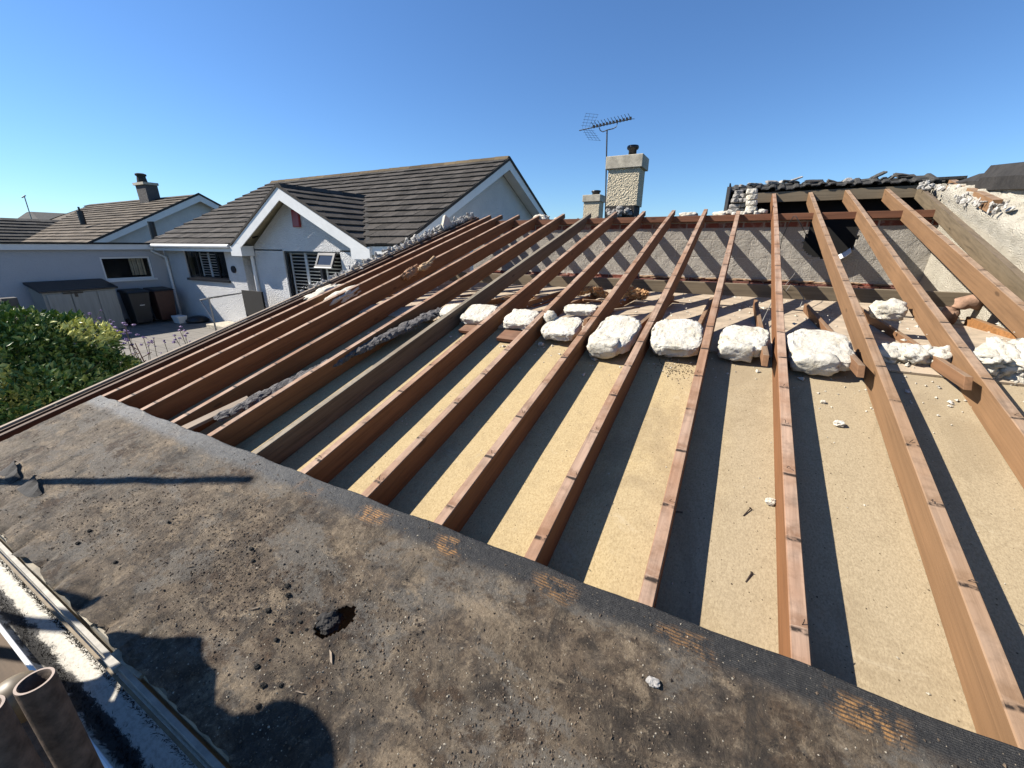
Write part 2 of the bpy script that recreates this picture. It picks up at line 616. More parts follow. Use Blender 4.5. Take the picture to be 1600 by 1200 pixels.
M_cream = mat_render("cream_roughcast", (.88, .82, .68), 1.0, 110, .010, .35)
M_cream["alb"] = .50
M_pebble = mat_render("pebbledash", (.92, .80, .58), 1.0, 55, .014, .35)
M_pebble["alb"] = .62
M_wallw = mat_render("white_render", (.84, .84, .83), .8, 38, .016, .3)
M_conc = simple("concrete", (.66, .60, .47), .9, .35, 9, .6, 80, .004)
M_white_pl = simple("white_paint", (.78, .78, .76), .45, .06, 3)
M_white_pl["alb"] = .8
M_cream_pl = simple("cream_paint", (.62, .54, .38), .6, .2, 5)
M_black_pl = simple("black_plastic", (.018, .018, .02), .4, .2, 4)
M_frame = simple("dark_frame", (.02, .022, .028), .35, .2, 4)
M_tile = simple("concrete_tile", (.125, .105, .085), .9, .5, 2.3, .6, 90, .006)


def mat_tile(name, a, bb, lich):
    m, t, b = newmat(name)
    g = NG(t)
    n = g.noise(1.1, 6, .7)
    n2 = g.noise(9, 6, .75)
    n3 = g.noise(50, 4, .7)
    c = g.ramp(n2, [(.3, a), (.65, bb)])
    isl = g.t.nodes.new("ShaderNodeNewGeometry").outputs['Random Per Island']
    c = g.mix(g.ramp(isl, [(0, .75), (.35, .15), (.6, 0), (1, 0)]), c, tuple(q * .55 for q in a))
    c = g.mix(g.ramp(isl, [(0, 0), (.6, 0), (1, .55)]), c, tuple(q * 1.35 for q in bb))
    c = g.mix(g.ramp(n, [(.4, 0), (.7, .5)]), c, tuple(q * .5 for q in a))
    c = g.mix(g.ramp(n3, [(.55, 0), (.66, .7)]), c, lich)
    g.l(c, b.inputs['Base Color'])
    b.inputs['Roughness'].default_value = .92
    b.inputs['Specular IOR Level'].default_value = .15
    g.bump(b, g.math('ADD', n2, n3), .6, .01)
    return m


M_tile = mat_tile("brown_concrete_tile", (.062, .056, .050), (.125, .112, .100), (.27, .245, .20))
M_tile2 = mat_tile("far_concrete_tile", (.13, .105, .08), (.24, .20, .155), (.30, .26, .2))
M_slate = mat_tile("dark_tile", (.05, .05, .05), (.11, .108, .10), (.3, .28, .25))


def mat_plaster():
    m, t, b = newmat("crumbly_white")
    m["alb"] = .62
    g = NG(t)
    n = g.noise(9, 6, .7)
    n2 = g.noise(45, 5, .8)
    v = g.voro(30)
    c = g.ramp(n, [(.3, (.66, .58, .42)), (.46, (.80, .75, .63)), (.7, (.86, .83, .75))])
    c = g.mix(g.ramp(n2, [(.54, 0), (.7, .75)]), c, (.45, .38, .27))
    c = g.mix(g.ramp(v, [(.03, .7), (.08, 0)]), c, (.30, .24, .17))
    g.l(c, b.inputs['Base Color'])
    b.inputs['Roughness'].default_value = .95
    b.inputs['Specular IOR Level'].default_value = .1
    g.bump(b, g.math('ADD', g.math('ADD', n2, n), g.math('MULTIPLY', v, .5)), 1.0, .010)
    return m


M_plas = mat_plaster()
M_mort = simple("grey_mortar", (.42, .40, .37), .95, .5, 20, 1, 60, .01)
M_mort2 = simple("pale_mortar", (.66, .63, .57), .95, .45, 16, 1, 60, .01)
M_dark_mort = simple("dark_mortar", (.16, .15, .145), .95, .55, 30, 1, 90, .01)
M_fibre = simple("fibreglass", (1.0, .46, .22), .95, .45, 18, 1, 70, .01)
M_pink = simple("pink_foam", (.44, .27, .18), .95, .45, 14, .6, 60, .006)
M_lead = simple("black_flashing", (.034, .031, .028), .9, .6, 9, .7, 40, .01)
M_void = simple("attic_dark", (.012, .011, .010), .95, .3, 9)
M_rust = simple("scaffold_steel", (.15, .108, .078), .7, .65, 38, .6, 160, .0015, 0, .35)
M_rim = simple("cut_steel", (.42, .31, .24), .6, .3, 40)
M_steel = simple("galvanised", (.45, .45, .45), .4, .2, 20, metal=.7)
M_alu = simple("aerial_alloy", (.06, .065, .07), .5, .2, 20, metal=.4)


def mat_gutter():
    m, t, b = newmat("stained_gutter")
    g = NG(t)
    s = g.mapping((1, 1.6, 1.6))
    n = g.noise(11, 6, .75, .5, src=s)
    n2 = g.noise(60, 4, .7, src=s)
    y = g.sep()[1]
    mask = g.math('ADD', y, g.math('MULTIPLY', g.math('SUBTRACT', n, .5), .10))
    c = g.mix(g.ramp(n2, [(.35, .5), (.55, 0)]), (.74, .70, .60), (.35, .31, .24))
    c = g.mix(g.ramp(g.math('ADD', g.math('MULTIPLY', mask, 4), .5), [(.28, 0), (.33, 1), (.47, 1), (.50, 0)]), c, (.02, .018, .014))
    g.l(c, b.inputs['Base Color'])
    b.inputs['Roughness'].default_value = .7
    g.bump(b, n2, .6, .004)
    return m


M_gut = mat_gutter()
M_moss = simple("black_moss", (.022, .019, .014), .95, .5, 60, 1, 120, .01)
M_glass, _t, _b = newmat("window_glass")
_b.inputs['Base Color'].default_value = (.03, .035, .045, 1)
_b.inputs['Roughness'].default_value = .06
_b.inputs['Specular IOR Level'].default_value = .6
M_red = simple("red_box", (.42, .03, .03), .4, .15, 6)
M_shed = simple("grey_resin", (.50, .49, .43), .6, .15, 4, .3, 30, .002, stretch=(1, 6, .4))
M_bin = simple("bin_black", (.03, .033, .035), .5, .2, 5)
M_binb = simple("bin_brown", (.10, .035, .022), .5, .25, 5)
M_drive = None


def mat_ground():
    m, t, b = newmat("driveway_ground")
    g = NG(t)
    n = g.noise(3, 6, .7)
    n2 = g.noise(70, 4, .7)
    br = g.t.nodes.new("ShaderNodeTexBrick")
    br.inputs['Scale'].default_value = 1
    br.inputs['Brick Width'].default_value = .6
    br.inputs['Row Height'].default_value = .45
    br.inputs['Mortar Size'].default_value = .012
    br.inputs['Color1'].default_value = (.30, .275, .24, 1)
    br.inputs['Color2'].default_value = (.26, .24, .21, 1)
    br.inputs['Mortar'].default_value = (.12, .11, .10, 1)
    g.l(g.co, br.inputs[0])
    c = g.mix(g.ramp(n, [(.4, 0), (.7, .5)]), br.outputs[0], (.20, .18, .15))
    c = g.mix(g.ramp(n2, [(.5, 0), (.7, .35)]), c, (.38, .36, .32))
    g.l(c, b.inputs['Base Color'])
    b.inputs['Roughness'].default_value = .9
    g.bump(b, n2, .4, .004)
    return m


M_drive = mat_ground()
M_grass = simple("garden_ground", (.07, .085, .03), .95, .5, 3, .8, 60, .02)


def mat_leaf(name, cols):
    m, t, b = newmat(name)
    g = NG(t)
    n = g.voro(16, out='Color')
    f = g.sep(n)[0]
    n2 = g.noise(1.3, 3, .5)
    m['alb'] = 1.3
    k = g.math('ADD', g.math('MULTIPLY', f, .7), g.math('MULTIPLY', n2, .35))
    st = [(i / (len(cols) - 1), c) for i, c in enumerate(cols)]
    g.l(g.ramp(k, st), b.inputs['Base Color'])
    b.inputs['Roughness'].default_value = .5
    b.inputs['Specular IOR Level'].default_value = .5
    return m


M_leaf = mat_leaf("shrub_leaf", [(.02, .045, .01), (.035, .085, .012), (.06, .12, .02), (.12, .16, .03), (.26, .26, .06)])
M_leafy = mat_leaf("yellow_leaf", [(.28, .30, .06), (.45, .45, .12), (.5, .48, .16)])
M_stem = simple("stem", (.12, .10, .05), .9, .3, 9)
M_purple = simple("purple_flower", (.36, .24, .46), .8, .3, 40)
M_rstem = simple("rusty_stem", (.28, .09, .05), .9, .3, 30)

# the photograph is exposed high for sunlit timber: keep every base colour in proportion to that exposure
ALB = .55


def settle_colours():
    for m in bpy.data.materials:
        t = m.node_tree
        b = t.nodes.get("Principled BSDF")
        if b is None or b.inputs['Transmission Weight'].default_value > 0:
            continue
        i = b.inputs['Base Color']
        if i.is_linked:
            src = i.links[0].from_socket
            n = t.nodes.new("ShaderNodeMix")
            n.data_type = 'RGBA'
            n.blend_type = 'MULTIPLY'
            n.inputs[0].default_value = 1
            k = m.get('alb', ALB)
            t.links.new(src, n.inputs[6])
            n.inputs[7].default_value = (k * 1.07, k, k * .88, 1) if m.name == 'bitumen_felt' else (k, k, k, 1)
            t.links.new(n.outputs[2], i)



# ------------------------------------------------------------------ ground
mb = MB()
prof = [(-1500, -2.38), (-60, -2.38), (-9.3, -2.38), (-8.3, -2.9), (-5.2, -3.9), (60, -3.9), (1500, -3.9)]
for i in range(len(prof) - 1):
    (xa, za), (xb, zb) = prof[i], prof[i + 1]
    mb.quad((xa, -1500, za), (xb, -1500, zb), (xb, 1500, zb), (xa, 1500, za))
tag(mb.build('ground', M_grass, M=Matrix()), kind='structure')
mb = MB()
mb.quad((-16.6, -6, -2.376), (-9.6, -6, -2.376), (-9.6, 7.1, -2.376), (-16.6, 7.1, -2.376))
tag(mb.build('driveway', M_drive, M=Matrix()), kind='structure')

# ------------------------------------------------------------------ our roof
# rafters: right-hand top edge X, top end (up), label
raf = [
    (1.565, 7.60, M_raft_tan, 'orange-sided rafter crossing the white gable wall at the right, bright on its left face'),
    (1.155, 7.52, M_raft_tan, 'tan rafter at the right of the broken wall hole, running off the right edge'),
    (0.758, 7.58, M_raft_tan, 'long tan rafter crossing the black wall hole, knotty near the bottom right'),
    (0.334, 7.65, M_raft, 'near vertical rafter left of the wall hole, its top end under the broken tiles'),
    (-0.065, 6.13, M_raft, 'rafter whose top end meets the white rubble pier, dark nail stain near its lower end'),
    (-0.450, 6.31, M_raft, 'rafter between the widest two white slabs, top end right of the chimney'),
    (-0.857, 6.31, M_raft, 'rafter running down from just right of the big chimney'),
    (-1.263, 6.32, M_raft, 'rafter with its top end at the base of the big chimney'),
    (-1.670, 6.32, M_raft, 'rafter with its top end at the base of the small chimney'),
    (-2.056, 6.30, M_raft_grey, 'pale greenish grey weathered rafter, lighter than its neighbours'),
    (-2.478, 6.31, M_raft, 'rafter directly right of the long grey mortar strip'),
    (-2.889, 6.34, M_raft, 'rafter directly left of the long grey mortar strip'),
    (-3.290, 6.35, M_raft, 'third rafter from the left verge, passing right of the tan work gloves'),
    (-3.626, 6.36, M_raft, 'second rafter from the left verge, passing left of the tan work gloves'),
    (-3.850, 6.36, M_raft, 'rafter at the top left corner of the black felt, first inside the verge'),
]
GR = 'bare roof rafters running up the slope'
RD, RW = .137, .046
nail_mat = simple("rusty_nail", (.05, .03, .02), .7, .3, 30)


def rafter_mesh(mb, x1, y0, y1, wdt, dep, k0=0.0, seed=0, notch=False, bow=.004):
    n = 36
    base = len(mb.v)
    rng = random.Random(seed)
    a = rng.uniform(0, 6)
    for i in range(n + 1):
        y = y0 + (y1 - y0) * i / n
        dx = bow * math.sin(a + y * 1.1) + .0012 * noise.noise(Vector((y * 6, seed, 0)))
        dk = .004 * math.sin(a * 2 + y * .9) + .0015 * noise.noise(Vector((y * 7, seed, 5)))
        c = .003
        kd = dep
        if notch and y > y1 - .22:
            kd = .06
        for (px, pk) in ((x1 - wdt, k0 - kd), (x1, k0 - kd), (x1, k0 - c), (x1 - c, k0), (x1 - wdt + c, k0), (x1 - wdt, k0 - c)):
            mb.v.append(Vector((px + dx, y, pk + (dk if pk > -dep * .5 + k0 or True else 0))))
    for i in range(n):
        for j in range(6):
            p = base + i * 6 + j
            q = base + i * 6 + (j + 1) % 6
            mb.f.append((p, q, q + 6, p + 6))
    mb.f.append(tuple(base + j for j in range(6))[::-1])
    mb.f.append(tuple(base + n * 6 + j for j in range(6)))


for i, (x1, ye, mt, lab) in enumerate(raf):
    mb = MB()
    rafter_mesh(mb, x1, -.06, ye, RW, RD, 0, i, notch=(ye < 7))
    for v in mb.v:
        v.x -= x1
    Mx = ROOF @ Matrix.Translation(Vector((x1, 0, 0)))
    ro = mb.build('rafter', mt, M=Mx, local=True)
    tag(ro, lab, 'rafter', GR)
    # bent nails and staples left in the upper face
    nb = MB()
    rng = random.Random(i + 50)
    y = .835
    while y < 3.4:
        if rng.random() < .75:
            xo = rng.uniform(-.035, -.010)
            yy = y + rng.uniform(-.012, .012)
            d1 = Vector((rng.uniform(-.006, .006), rng.uniform(-.006, .006), .011))
            p0 = Vector((xo, yy, -.002))
            p1 = p0 + d1
            p2 = p1 + Vector((rng.uniform(-.012, .012), rng.uniform(-.012, .012), rng.uniform(0, .004)))
            nb = MB()
        nb.tube([p0, p1, p2], .0013, 5)
        if i < 9 and y < 2.3:
            nb.build('nail', nail_mat, ro, local=True)
        y += .319

# loose grey rafter leaning on the gable wall (upper right)
mb = MB()
a = Vector((1.905, 7.60, .0))
b_ = Vector((1.675, 3.4, .03))
d = (b_ - a).normalized()
sx = Vector((-d.y, d.x, 0)).normalized()
if sx.x < 0:
    sx = -sx
nn = Vector((0, 0, 1))
p = [a - sx * .045 - nn * .13, a - nn * .13, b_ - nn * .13, b_ - sx * .045 - nn * .13, a - sx * .045, a, b_, b_ - sx * .045]
mb.hexa(p)
tag(mb.build('rafter', wood("grey_rafter_wood", (.28, .215, .135), (.26, .20, .14), dark=.55), M=ROOF, local=True), 'grey-brown weathered rafter lying against the white gable wall at upper right', 'rafter', GR)

# short timber stub on top of the gable wall
mb = MB()
A_ = at(1483, 281, 0, 1.93)
B_ = at(1552, 312, 0, 1.80)
A_ = ROOFI @ A_
B_ = ROOFI @ B_
d = (B_ - A_).normalized()
sx = d.cross(Vector((0, 0, 1))).normalized()
if sx.x < 0:
    sx = -sx
un = sx.cross(d).normalized()
if un.z < 0:
    un = -un
p = []
for q in (0, 1):
    o = un * (-.10 if q == 0 else 0)
    p += [A_ + o, A_ + o + sx * .06, B_ + o + sx * .06, B_ + o]
mb.hexa(p)
tag(mb.build('timber_offcut', M_raft_tan, M=ROOF, local=True), 'short reddish timber stub on top of the gable wall beside the black flashing', 'timber')

# verge board at the left edge with its pale undercloak strip
vt = thing('verge_board', 'long brown verge board with a pale top strip along the left roof edge', 'verge board', M=ROOF)
mb = MB()
rafter_mesh(mb, -4.10, -.10, 6.30, .03, .17, 0.0, 77, bow=.002)
mb.build('board', M_dkwood, vt, local=True)
mb = MB()
rafter_mesh(mb, -4.125, -.10, 6.25, .035, .012, .014, 78, bow=.002)
mb.build('undercloak', M_pale, vt, local=True)
mb = MB()
rafter_mesh(mb, -4.045, .0, 6.27, .04, .137, -.012, 79)
tag(mb.build('rafter', M_dkwood, M=ROOF, local=True), 'outermost rafter hard against the left verge board, dark and shaded', 'rafter', GR)

# sloping ceiling boards under the rafters
K0 = -.139


def board(x0, x1, y0, y1, k, lab, thick=.012, mat=M_board):
    mb = MB()
    nx = max(2, int((x1 - x0) / .25))
    ny = max(2, int((y1 - y0) / .25))
    n0 = len(mb.v)
    for i in range(nx + 1):
        for j in range(ny + 1):
            x = x0 + (x1 - x0) * i / nx
            y = y0 + (y1 - y0) * j / ny
            mb.v.append(Vector((x, y, k + .003 * noise.noise(Vector((x * 1.5, y * 1.5, k))))))
    for i in range(nx):
        for j in range(ny):
            q = n0 + i * (ny + 1) + j
            mb.f.append((q, q + ny + 1, q + ny + 2, q + 1))
    o = mb.build('ceiling_board', mat, M=ROOF, local=True)
    so_ = o.modifiers.new('thick', 'SOLIDIFY')
    so_.thickness = thick
    so_.offset = -1
    tag(o, lab, 'ceiling board', 'sloping ceiling boards under the rafters')
    return o


board(-4.09, -.98, -.05, 2.66, K0, 'yellow fibre ceiling board seen between the left rafters below the white lumps')
board(-.975, 2.6, -.05, 2.66, K0 - .0005, 'large tan fibre ceiling board between the right rafters below the white slabs')
M_board2 = simple("grey_board", (.62, .50, .36), .9, .3, 6, .5, 120, .003)
board(-4.09, 1.83, 2.62, 2.82, K0 + .014, 'greyer ceiling board strip under the row of white slabs', .012, M_board2)

# flat loft ceiling behind, up to the block wall
ZF = (ROOF @ Vector((0, 2.82, K0 + .014))).z
YF = (ROOF @ Vector((0, 2.82, K0 + .014))).y
mb = MB()
mb.box((-4.09, YF, ZF - .012), (1.83, 6.29, ZF - .001))
tag(mb.build('loft_floor_board', M_board2), 'flat grey-brown loft boarding in front of the block wall', 'loft board')

# block wall with a ragged hole
WY = 6.30
WZ0, WZ1 = ZF - .02, .312
mb = MB()
X0, X1 = -4.12, 1.87
cs = .022
nx = int((X1 - X0) / cs)
nz = int((WZ1 - WZ0) / cs)
idx = {}
base = Vector((0, WY, -.6))
for i in range(nx + 1):
    for j in range(nz + 1):
        x = X0 + (X1 - X0) * i / nx
        z = WZ0 + (WZ1 - WZ0) * j / nz
        r = .006 * noise.noise(Vector((x * 9, z * 9, 0))) + .003 * noise.noise(Vector((x * 33, z * 33, 2)))
        if z < -.40:
            r += .012 * noise.noise(Vector((x * 14, z * 22, 9))) + .008
        idx[i, j] = len(mb.v)
        mb.v.append(Vector((x, WY - r, z)))


def in_hole(x, z):
    r = math.hypot((x - .935) / .265, (z - .10) / .25)
    w_ = 1 + .13 * noise.noise(Vector((x * 5, z * 5, 3)))
    top = (z > .08 and abs(x - .935) < .25 * w_)
    return r < w_ or (top and z < .36)


for i in range(nx):
    for j in range(nz):
        x = X0 + (X1 - X0) * (i + .5) / nx
        z = WZ0 + (WZ1 - WZ0) * (j + .5) / nz
        if in_hole(x, z):
            continue
        mb.f.append((idx[i, j], idx[i + 1, j], idx[i + 1, j + 1], idx[i, j + 1]))
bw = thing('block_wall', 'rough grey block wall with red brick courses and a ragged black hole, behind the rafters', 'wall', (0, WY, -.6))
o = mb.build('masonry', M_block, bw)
sm = o.modifiers.new('thick', 'SOLIDIFY')
sm.thickness = .10
sm.offset = -1
# broken brick ledge at the foot
mb = MB()
rng = random.Random(3)
x = -4.0
while x < 1.7:
    wd = rng.uniform(.12, .24)
    dz = rng.uniform(-.012, .012)
    Mx = Matrix.Translation(Vector((x + wd / 2, WY - .05, -.465 + dz))) @ Euler((rng.uniform(-.06, .06), rng.uniform(-.05, .05), rng.uniform(-.12, .12))).to_matrix().to_4x4()
    mb.box((-wd / 2, -.045, -.028), (wd / 2, .05, .028), Mx)
    if rng.random() < .7:
        Mx = Matrix.Translation(Vector((x + wd / 2 + .05, WY - .10, -.54 + dz))) @ Euler((rng.uniform(-.1, .1), rng.uniform(-.05, .05), rng.uniform(-.2, .2))).to_matrix().to_4x4()
        mb.box((-wd / 2, -.05, -.028), (wd / 2, .05, .028), Mx)
    x += wd + .012
mb.build('brick_ledge', M_brickrub, bw)
mb = MB()
for q in range(60):
    x = rng.uniform(-1.4, 1.6)
    mb.lump((x, WY - .02, -.41 + rng.uniform(-.01, .01)), (rng.uniform(.03, .09), .018, .012), q, 2, .4)
mb.build('mortar_squeeze', simple("orange_mortar", (.45, .30, .18), .95, .4, 20, .8, 60, .006), bw)

mb = MB()
for k in range(8):
    u0, u1 = k / 8, (k + 1) / 8
    f0 = lambda u: at(1296 + 34 * u, 408 - 14 * u * u, 1, 6.22)
    mb.quad(f0(u0), f0(u1), f0(u1) + Vector((0, .10, .05)), f0(u0) + Vector((0, .10, .05)))
o = mb.build('plastic_scrap', M_white_pl)
so_ = o.modifiers.new('thick', 'SOLIDIFY')
so_.thickness = .008
tag(o, 'bluish white plastic sliver curled in the bottom edge of the wall hole', 'plastic scrap')

# wall plate on the wall
mb = MB()
mb.box((-4.1, WY - .05, .3125), (1.84, WY + .045, .387))
tag(mb.build('wall_plate', M_plate, bevel=.003), 'red-brown timber plate lying along the top of the block wall', 'timber plate')
# white lumps of mortar along the top of the wall
tops = [((845, 341), .13), ((873, 343), .08), ((900, 350), .08), ((1075, 338), .13), ((1060, 342), .07), ((1128, 336), .12), ((1140, 338), .09)]
for i, (q, sz) in enumerate(tops):
    mb = MB()
    p = at(q[0], q[1], 1, 6.42)
    mb.lump(p, (sz, .06, sz * .42), i + 300, 4, .35, boxy=.4)
    tag(mb.build('mortar_lump', M_plas, smooth=True),
        ['white mortar lump in the gap between rafter tops, nearest the grey gable', 'smaller white mortar lump left of the small chimney',
         'small white mortar lump at foot of the small chimney', 'flat white mortar block on the wall top right of the big chimney',
         'small white mortar lump left of the flat white block on the wall top', 'white mortar lump beside the rubble pier, lower left',
         'rounded white mortar lump against the rubble pier'][i], 'mortar lump', 'white mortar lumps along the wall top')

# binder beam across the loft
mb = MB()
pts = [at(1052, 441, 1, 4.85), at(1540, 455, 1, 4.85), at(1540, 476, 1, 4.83), at(1052, 462, 1, 4.83)]
zt = (pts[0].z + pts[1].z) / 2
zb = (pts[2].z + pts[3].z) / 2
mb.box((-4.0, 4.80, zb), (1.86, 4.86, zt))
tag(mb.build('binder_beam', M_woodx, bevel=.003), 'grey-brown timber binder beam running level across the loft in front of the wall', 'beam')

# ceiling ties beside the rafters
ties = [
    (1.108, (1384, 470), 'orange ceiling tie right of the wall hole, cut end near the curled white sheet'),
    (0.711, (1293, 468), 'orange ceiling tie beside the long knotty rafter, cut end right of the broad white slab'),
    (0.288, (1200, 470), 'ceiling tie tight to the near vertical rafter, left of the broad slab'),
    (-0.112, (1105, 470), 'ceiling tie beside the rafter left of the small white slab'),
    (-0.497, (0, 0), 'ceiling tie left of the dished white slab'),
    (-0.904, (0, 0), 'ceiling tie left of the tall white slab'),
    (-1.31, (0, 0), 'ceiling tie in the bay of the two stacked white slabs'),
    (-1.717, (0, 0), 'ceiling tie in the bay right of the weathered rafter'),
    (-2.10, (0, 0), 'ceiling tie left of the weathered rafter'),
]
for i, (x, q, lab) in enumerate(ties):
    mb = MB()
    y0 = 2.58 if i < 3 else 3.02
    z0 = (ROOF @ Vector((0, min(y0 + .10, 2.84), K0 + .012))).z
    th = .058 if i < 3 else .05
    y1, z1 = 4.79, ZF + .09
    if i == 0 or i == 1:
        z1 = ZF + .08
    xs = x - .042
    # lower end upright cut, rising gently to the binder
    for (xa, xb) in ((x - .046 - .032, x - .048),):
        p = [(xa, y0, z0), (xb, y0, z0), (xb, y1, z1 - .075), (xa, y1, z1 - .075), (xa, y0 + .03, z0 + th), (xb, y0 + .03, z0 + th), (xb, y1, z1), (xa, y1, z1)]
        mb.hexa(p)
    tag(mb.build('ceiling_tie', M_tie, bevel=.002), lab, 'ceiling tie', 'ceiling ties beside the rafters')
# bright orange cross timber at the right
mb = MB()
a = at(1512, 492, 2, ZF + .10)
c = at(1640, 548, 2, ZF + .0)
z = ZF
pa = at(1508, 500, 2, ZF + .04)
pb = at(1640, 552, 2, ZF - .02)
dv = (pb - pa)
sd = Vector((-dv.y, dv.x, 0)).normalized() * .04
if sd.y < 0:
    sd = -sd
lo = Vector((0, 0, -.045))
hi = Vector((0, 0, .03))
mb.hexa([pa + lo, pb + lo, pb + lo + sd, pa + lo + sd, pa + hi, pb + hi, pb + hi + sd, pa + hi + sd])
tag(mb.build('cross_timber', wood("orange_wood", (.46, .22, .08), (.42, .27, .16), axis=0), bevel=.002), 'bright orange timber lying across the loft behind the rightmost rafter', 'timber')

# ------------------------------------------------------------------ white slabs in the rafter bays
slabs = [
    # px centre, half x, half up, half k, label
    ((703, 484), .115, .10, .055, 'small rolled white lump left of the weathered rafter'),
    ((745, 488), .145, .135, .06, 'flat white slab right of the weathered rafter'),
    ((812, 496), .145, .12, .06, 'flat rounded white slab, second right of the weathered rafter'),
    ((876, 510), .150, .13, .065, 'lower of two overlapping white slabs left of the tall white slab'),
    ((905, 482), .145, .06, .05, 'thin white slab lying behind the lower white slab'),
    ((960, 517), .155, .21, .085, 'tall two-part white slab in the middle of the row'),
    ((1057, 521), .165, .185, .085, 'large dished white slab with a square outline, right of the tall one'),
    ((1163, 527), .145, .135, .075, 'small chunky white slab in the narrow bay left of the near vertical rafter'),
    ((1283, 541), .165, .165, .075, 'broad white slab with a flaked lower lip, under the wall hole'),
]
for i, (q, hx, hy, hk, lab) in enumerate(slabs):
    p = onr(q[0], q[1], K0 + hk + .05)
    mb = MB()
    rot = Euler((.1, random.uniform(-.06, .06), random.uniform(-.1, .1))).to_matrix()
    mb.slab((p.x, p.y + .03, K0 + hk * .60 + .045), (hx * .93, hy * 1.0, hk * .52), i + 11, rot)
    if i in (5, 8, 7):
        mb.lump((p.x - .03, p.y - hy * .72, K0 + hk + .0), (hx * .75, hy * .38, hk * .8), i + 71, 4, .16, boxy=.5)
    if i in (3,):
        mb.lump((p.x - .13, p.y + .12, K0 + hk + .06), (.05, .05, .05), i + 71, 3, .3)
    mo = mb.build('plaster_slab', M_plas, M=ROOF, local=True, smooth=True)
    tag(mo, lab, 'white slab', 'crumbly white slabs between the rafters')
# crumpled sheet-like pieces right
for i, (q, hx, hy, hk, lab, n) in enumerate([
        ((1425, 553), .15, .07, .05, 'curled crumpled white sheet in the bay right of the knotty rafter', 5),
        ((1575, 563), .17, .17, .06, 'big creased white slab at the right edge of the picture', 6)]):
    p = onr(q[0], q[1], K0 + hk)
    mb = MB()
    rng = random.Random(i)
    for k in range(n):
        ax = (k / (n - 1) - .5) * 1.5
        rot = Euler((rng.uniform(-.5, .5), rng.uniform(-.3, .3), rng.uniform(-.5, .5))).to_matrix()
        mb.lump((p.x + ax * hx, p.y + rng.uniform(-.02, .02), K0 + hk * .9), (hx * .42, hy * rng.uniform(.75, 1), hk * rng.uniform(.5, .9)), k + i * 20 + 500, 4, .4, M=rot, boxy=.3, freq=1.8)
    tag(mb.build('plaster_slab', M_plas, M=ROOF, local=True, smooth=True), lab, 'white slab', 'crumbly white slabs between the rafters')
# lumps in the left bays
for i, (q, hx, hy, hk, lab) in enumerate([
        ((503, 455), .10, .26, .05, 'long white lump in the first bay by the left verge'),
        ((533, 458), .09, .24, .05, 'long white lump in the second bay from the left verge'),
        ((556, 504), .07, .09, .03, 'small tan stone lying in the fourth bay from the left verge'),
        ((1390, 478), .10, .09, .06, 'crumbly white heap between the two right ties below the binder beam')]):
    k = -.05 if i < 2 else K0 + .02
    p = onr(q[0], q[1], k + .03)
    mb = MB()
    mb.lump((p.x, p.y, k), (hx, hy, hk), i + 91, 4, .3, boxy=.5)
    mb_m = M_pale if i == 2 else M_plas
    tag(mb.build('plaster_lump', mb_m, M=ROOF, local=True, smooth=True), lab, 'plaster lump')

# crumbs of plaster: countless
mb = MB()
rng = random.Random(9)


def chip(mb, p, r, rng, flat=.6):
    n = len(mb.v)
    pts = []
    for d in ((1, 0, 0), (-1, 0, 0), (0, 1, 0), (0, -1, 0), (0, 0, 1), (0, 0, -1)):
        v = Vector(d) * r * rng.uniform(.5, 1.3)
        v += Vector((rng.uniform(-.3, .3), rng.uniform(-.3, .3), rng.uniform(-.2, .2))) * r
        v.z *= flat
        pts.append(v + p)
    mb.v += pts
    for f in ((0, 2, 4), (2, 1, 4), (1, 3, 4), (3, 0, 4), (2, 0, 5), (1, 2, 5), (3, 1, 5), (0, 3, 5)):
        mb.f.append(tuple(n + k for k in f))


for q in range(900):
    x = rng.uniform(-4, 1.8)
    y = rng.gauss(2.55, .22) if rng.random() < .6 else rng.uniform(2.3, 3.4)
    if y < .8 or y > 3.4:
        continue
    r = rng.uniform(.002, .009) if rng.random() < .93 else rng.uniform(.01, .022)
    chip(mb, Vector((x, y, (K0 if y < 2.6 else K0 + .014) + r * .4)), r, rng)
for q in range(420):
    x = rng.uniform(-2.5, 1.8)
    p = ROOFI @ Vector((x, rng.uniform(YF, 5.9), ZF + .004))
    chip(mb, p, rng.uniform(.003, .018), rng)
for q in range(110):
    x, y = rng.uniform(-2, 1.7), rng.uniform(.8, 2.4)
    chip(mb, Vector((x, y, K0 + .002)), rng.uniform(.0015, .005), rng)
o = mb.build('plaster_crumbs', M_plas, M=ROOF, local=True)
tag(o, 'scattered crumbs of white plaster on the ceiling boards', 'crumbs', kind='stuff')
# dark grit on the boards, and the sprinkling under the dished slab
mb = MB()
for q in range(260):
    x, y = rng.gauss(-.22, .075), rng.gauss(2.36, .06)
    chip(mb, Vector((x, y, K0 + .002)), rng.uniform(.002, .005), rng)
for q in range(420):
    x, y = rng.uniform(-2.6, 1.8), .70 + abs(rng.gauss(0, .8))
    if y > 2.6:
        continue
    chip(mb, Vector((x, y, K0 + .001)), rng.uniform(.001, .0032), rng)
tag(mb.build('board_grit', simple("brown_grit", (.10, .065, .035), .95, .5, 60), M=ROOF, local=True), 'fine brown grit scattered on the fibre boards', 'grit', kind='stuff')
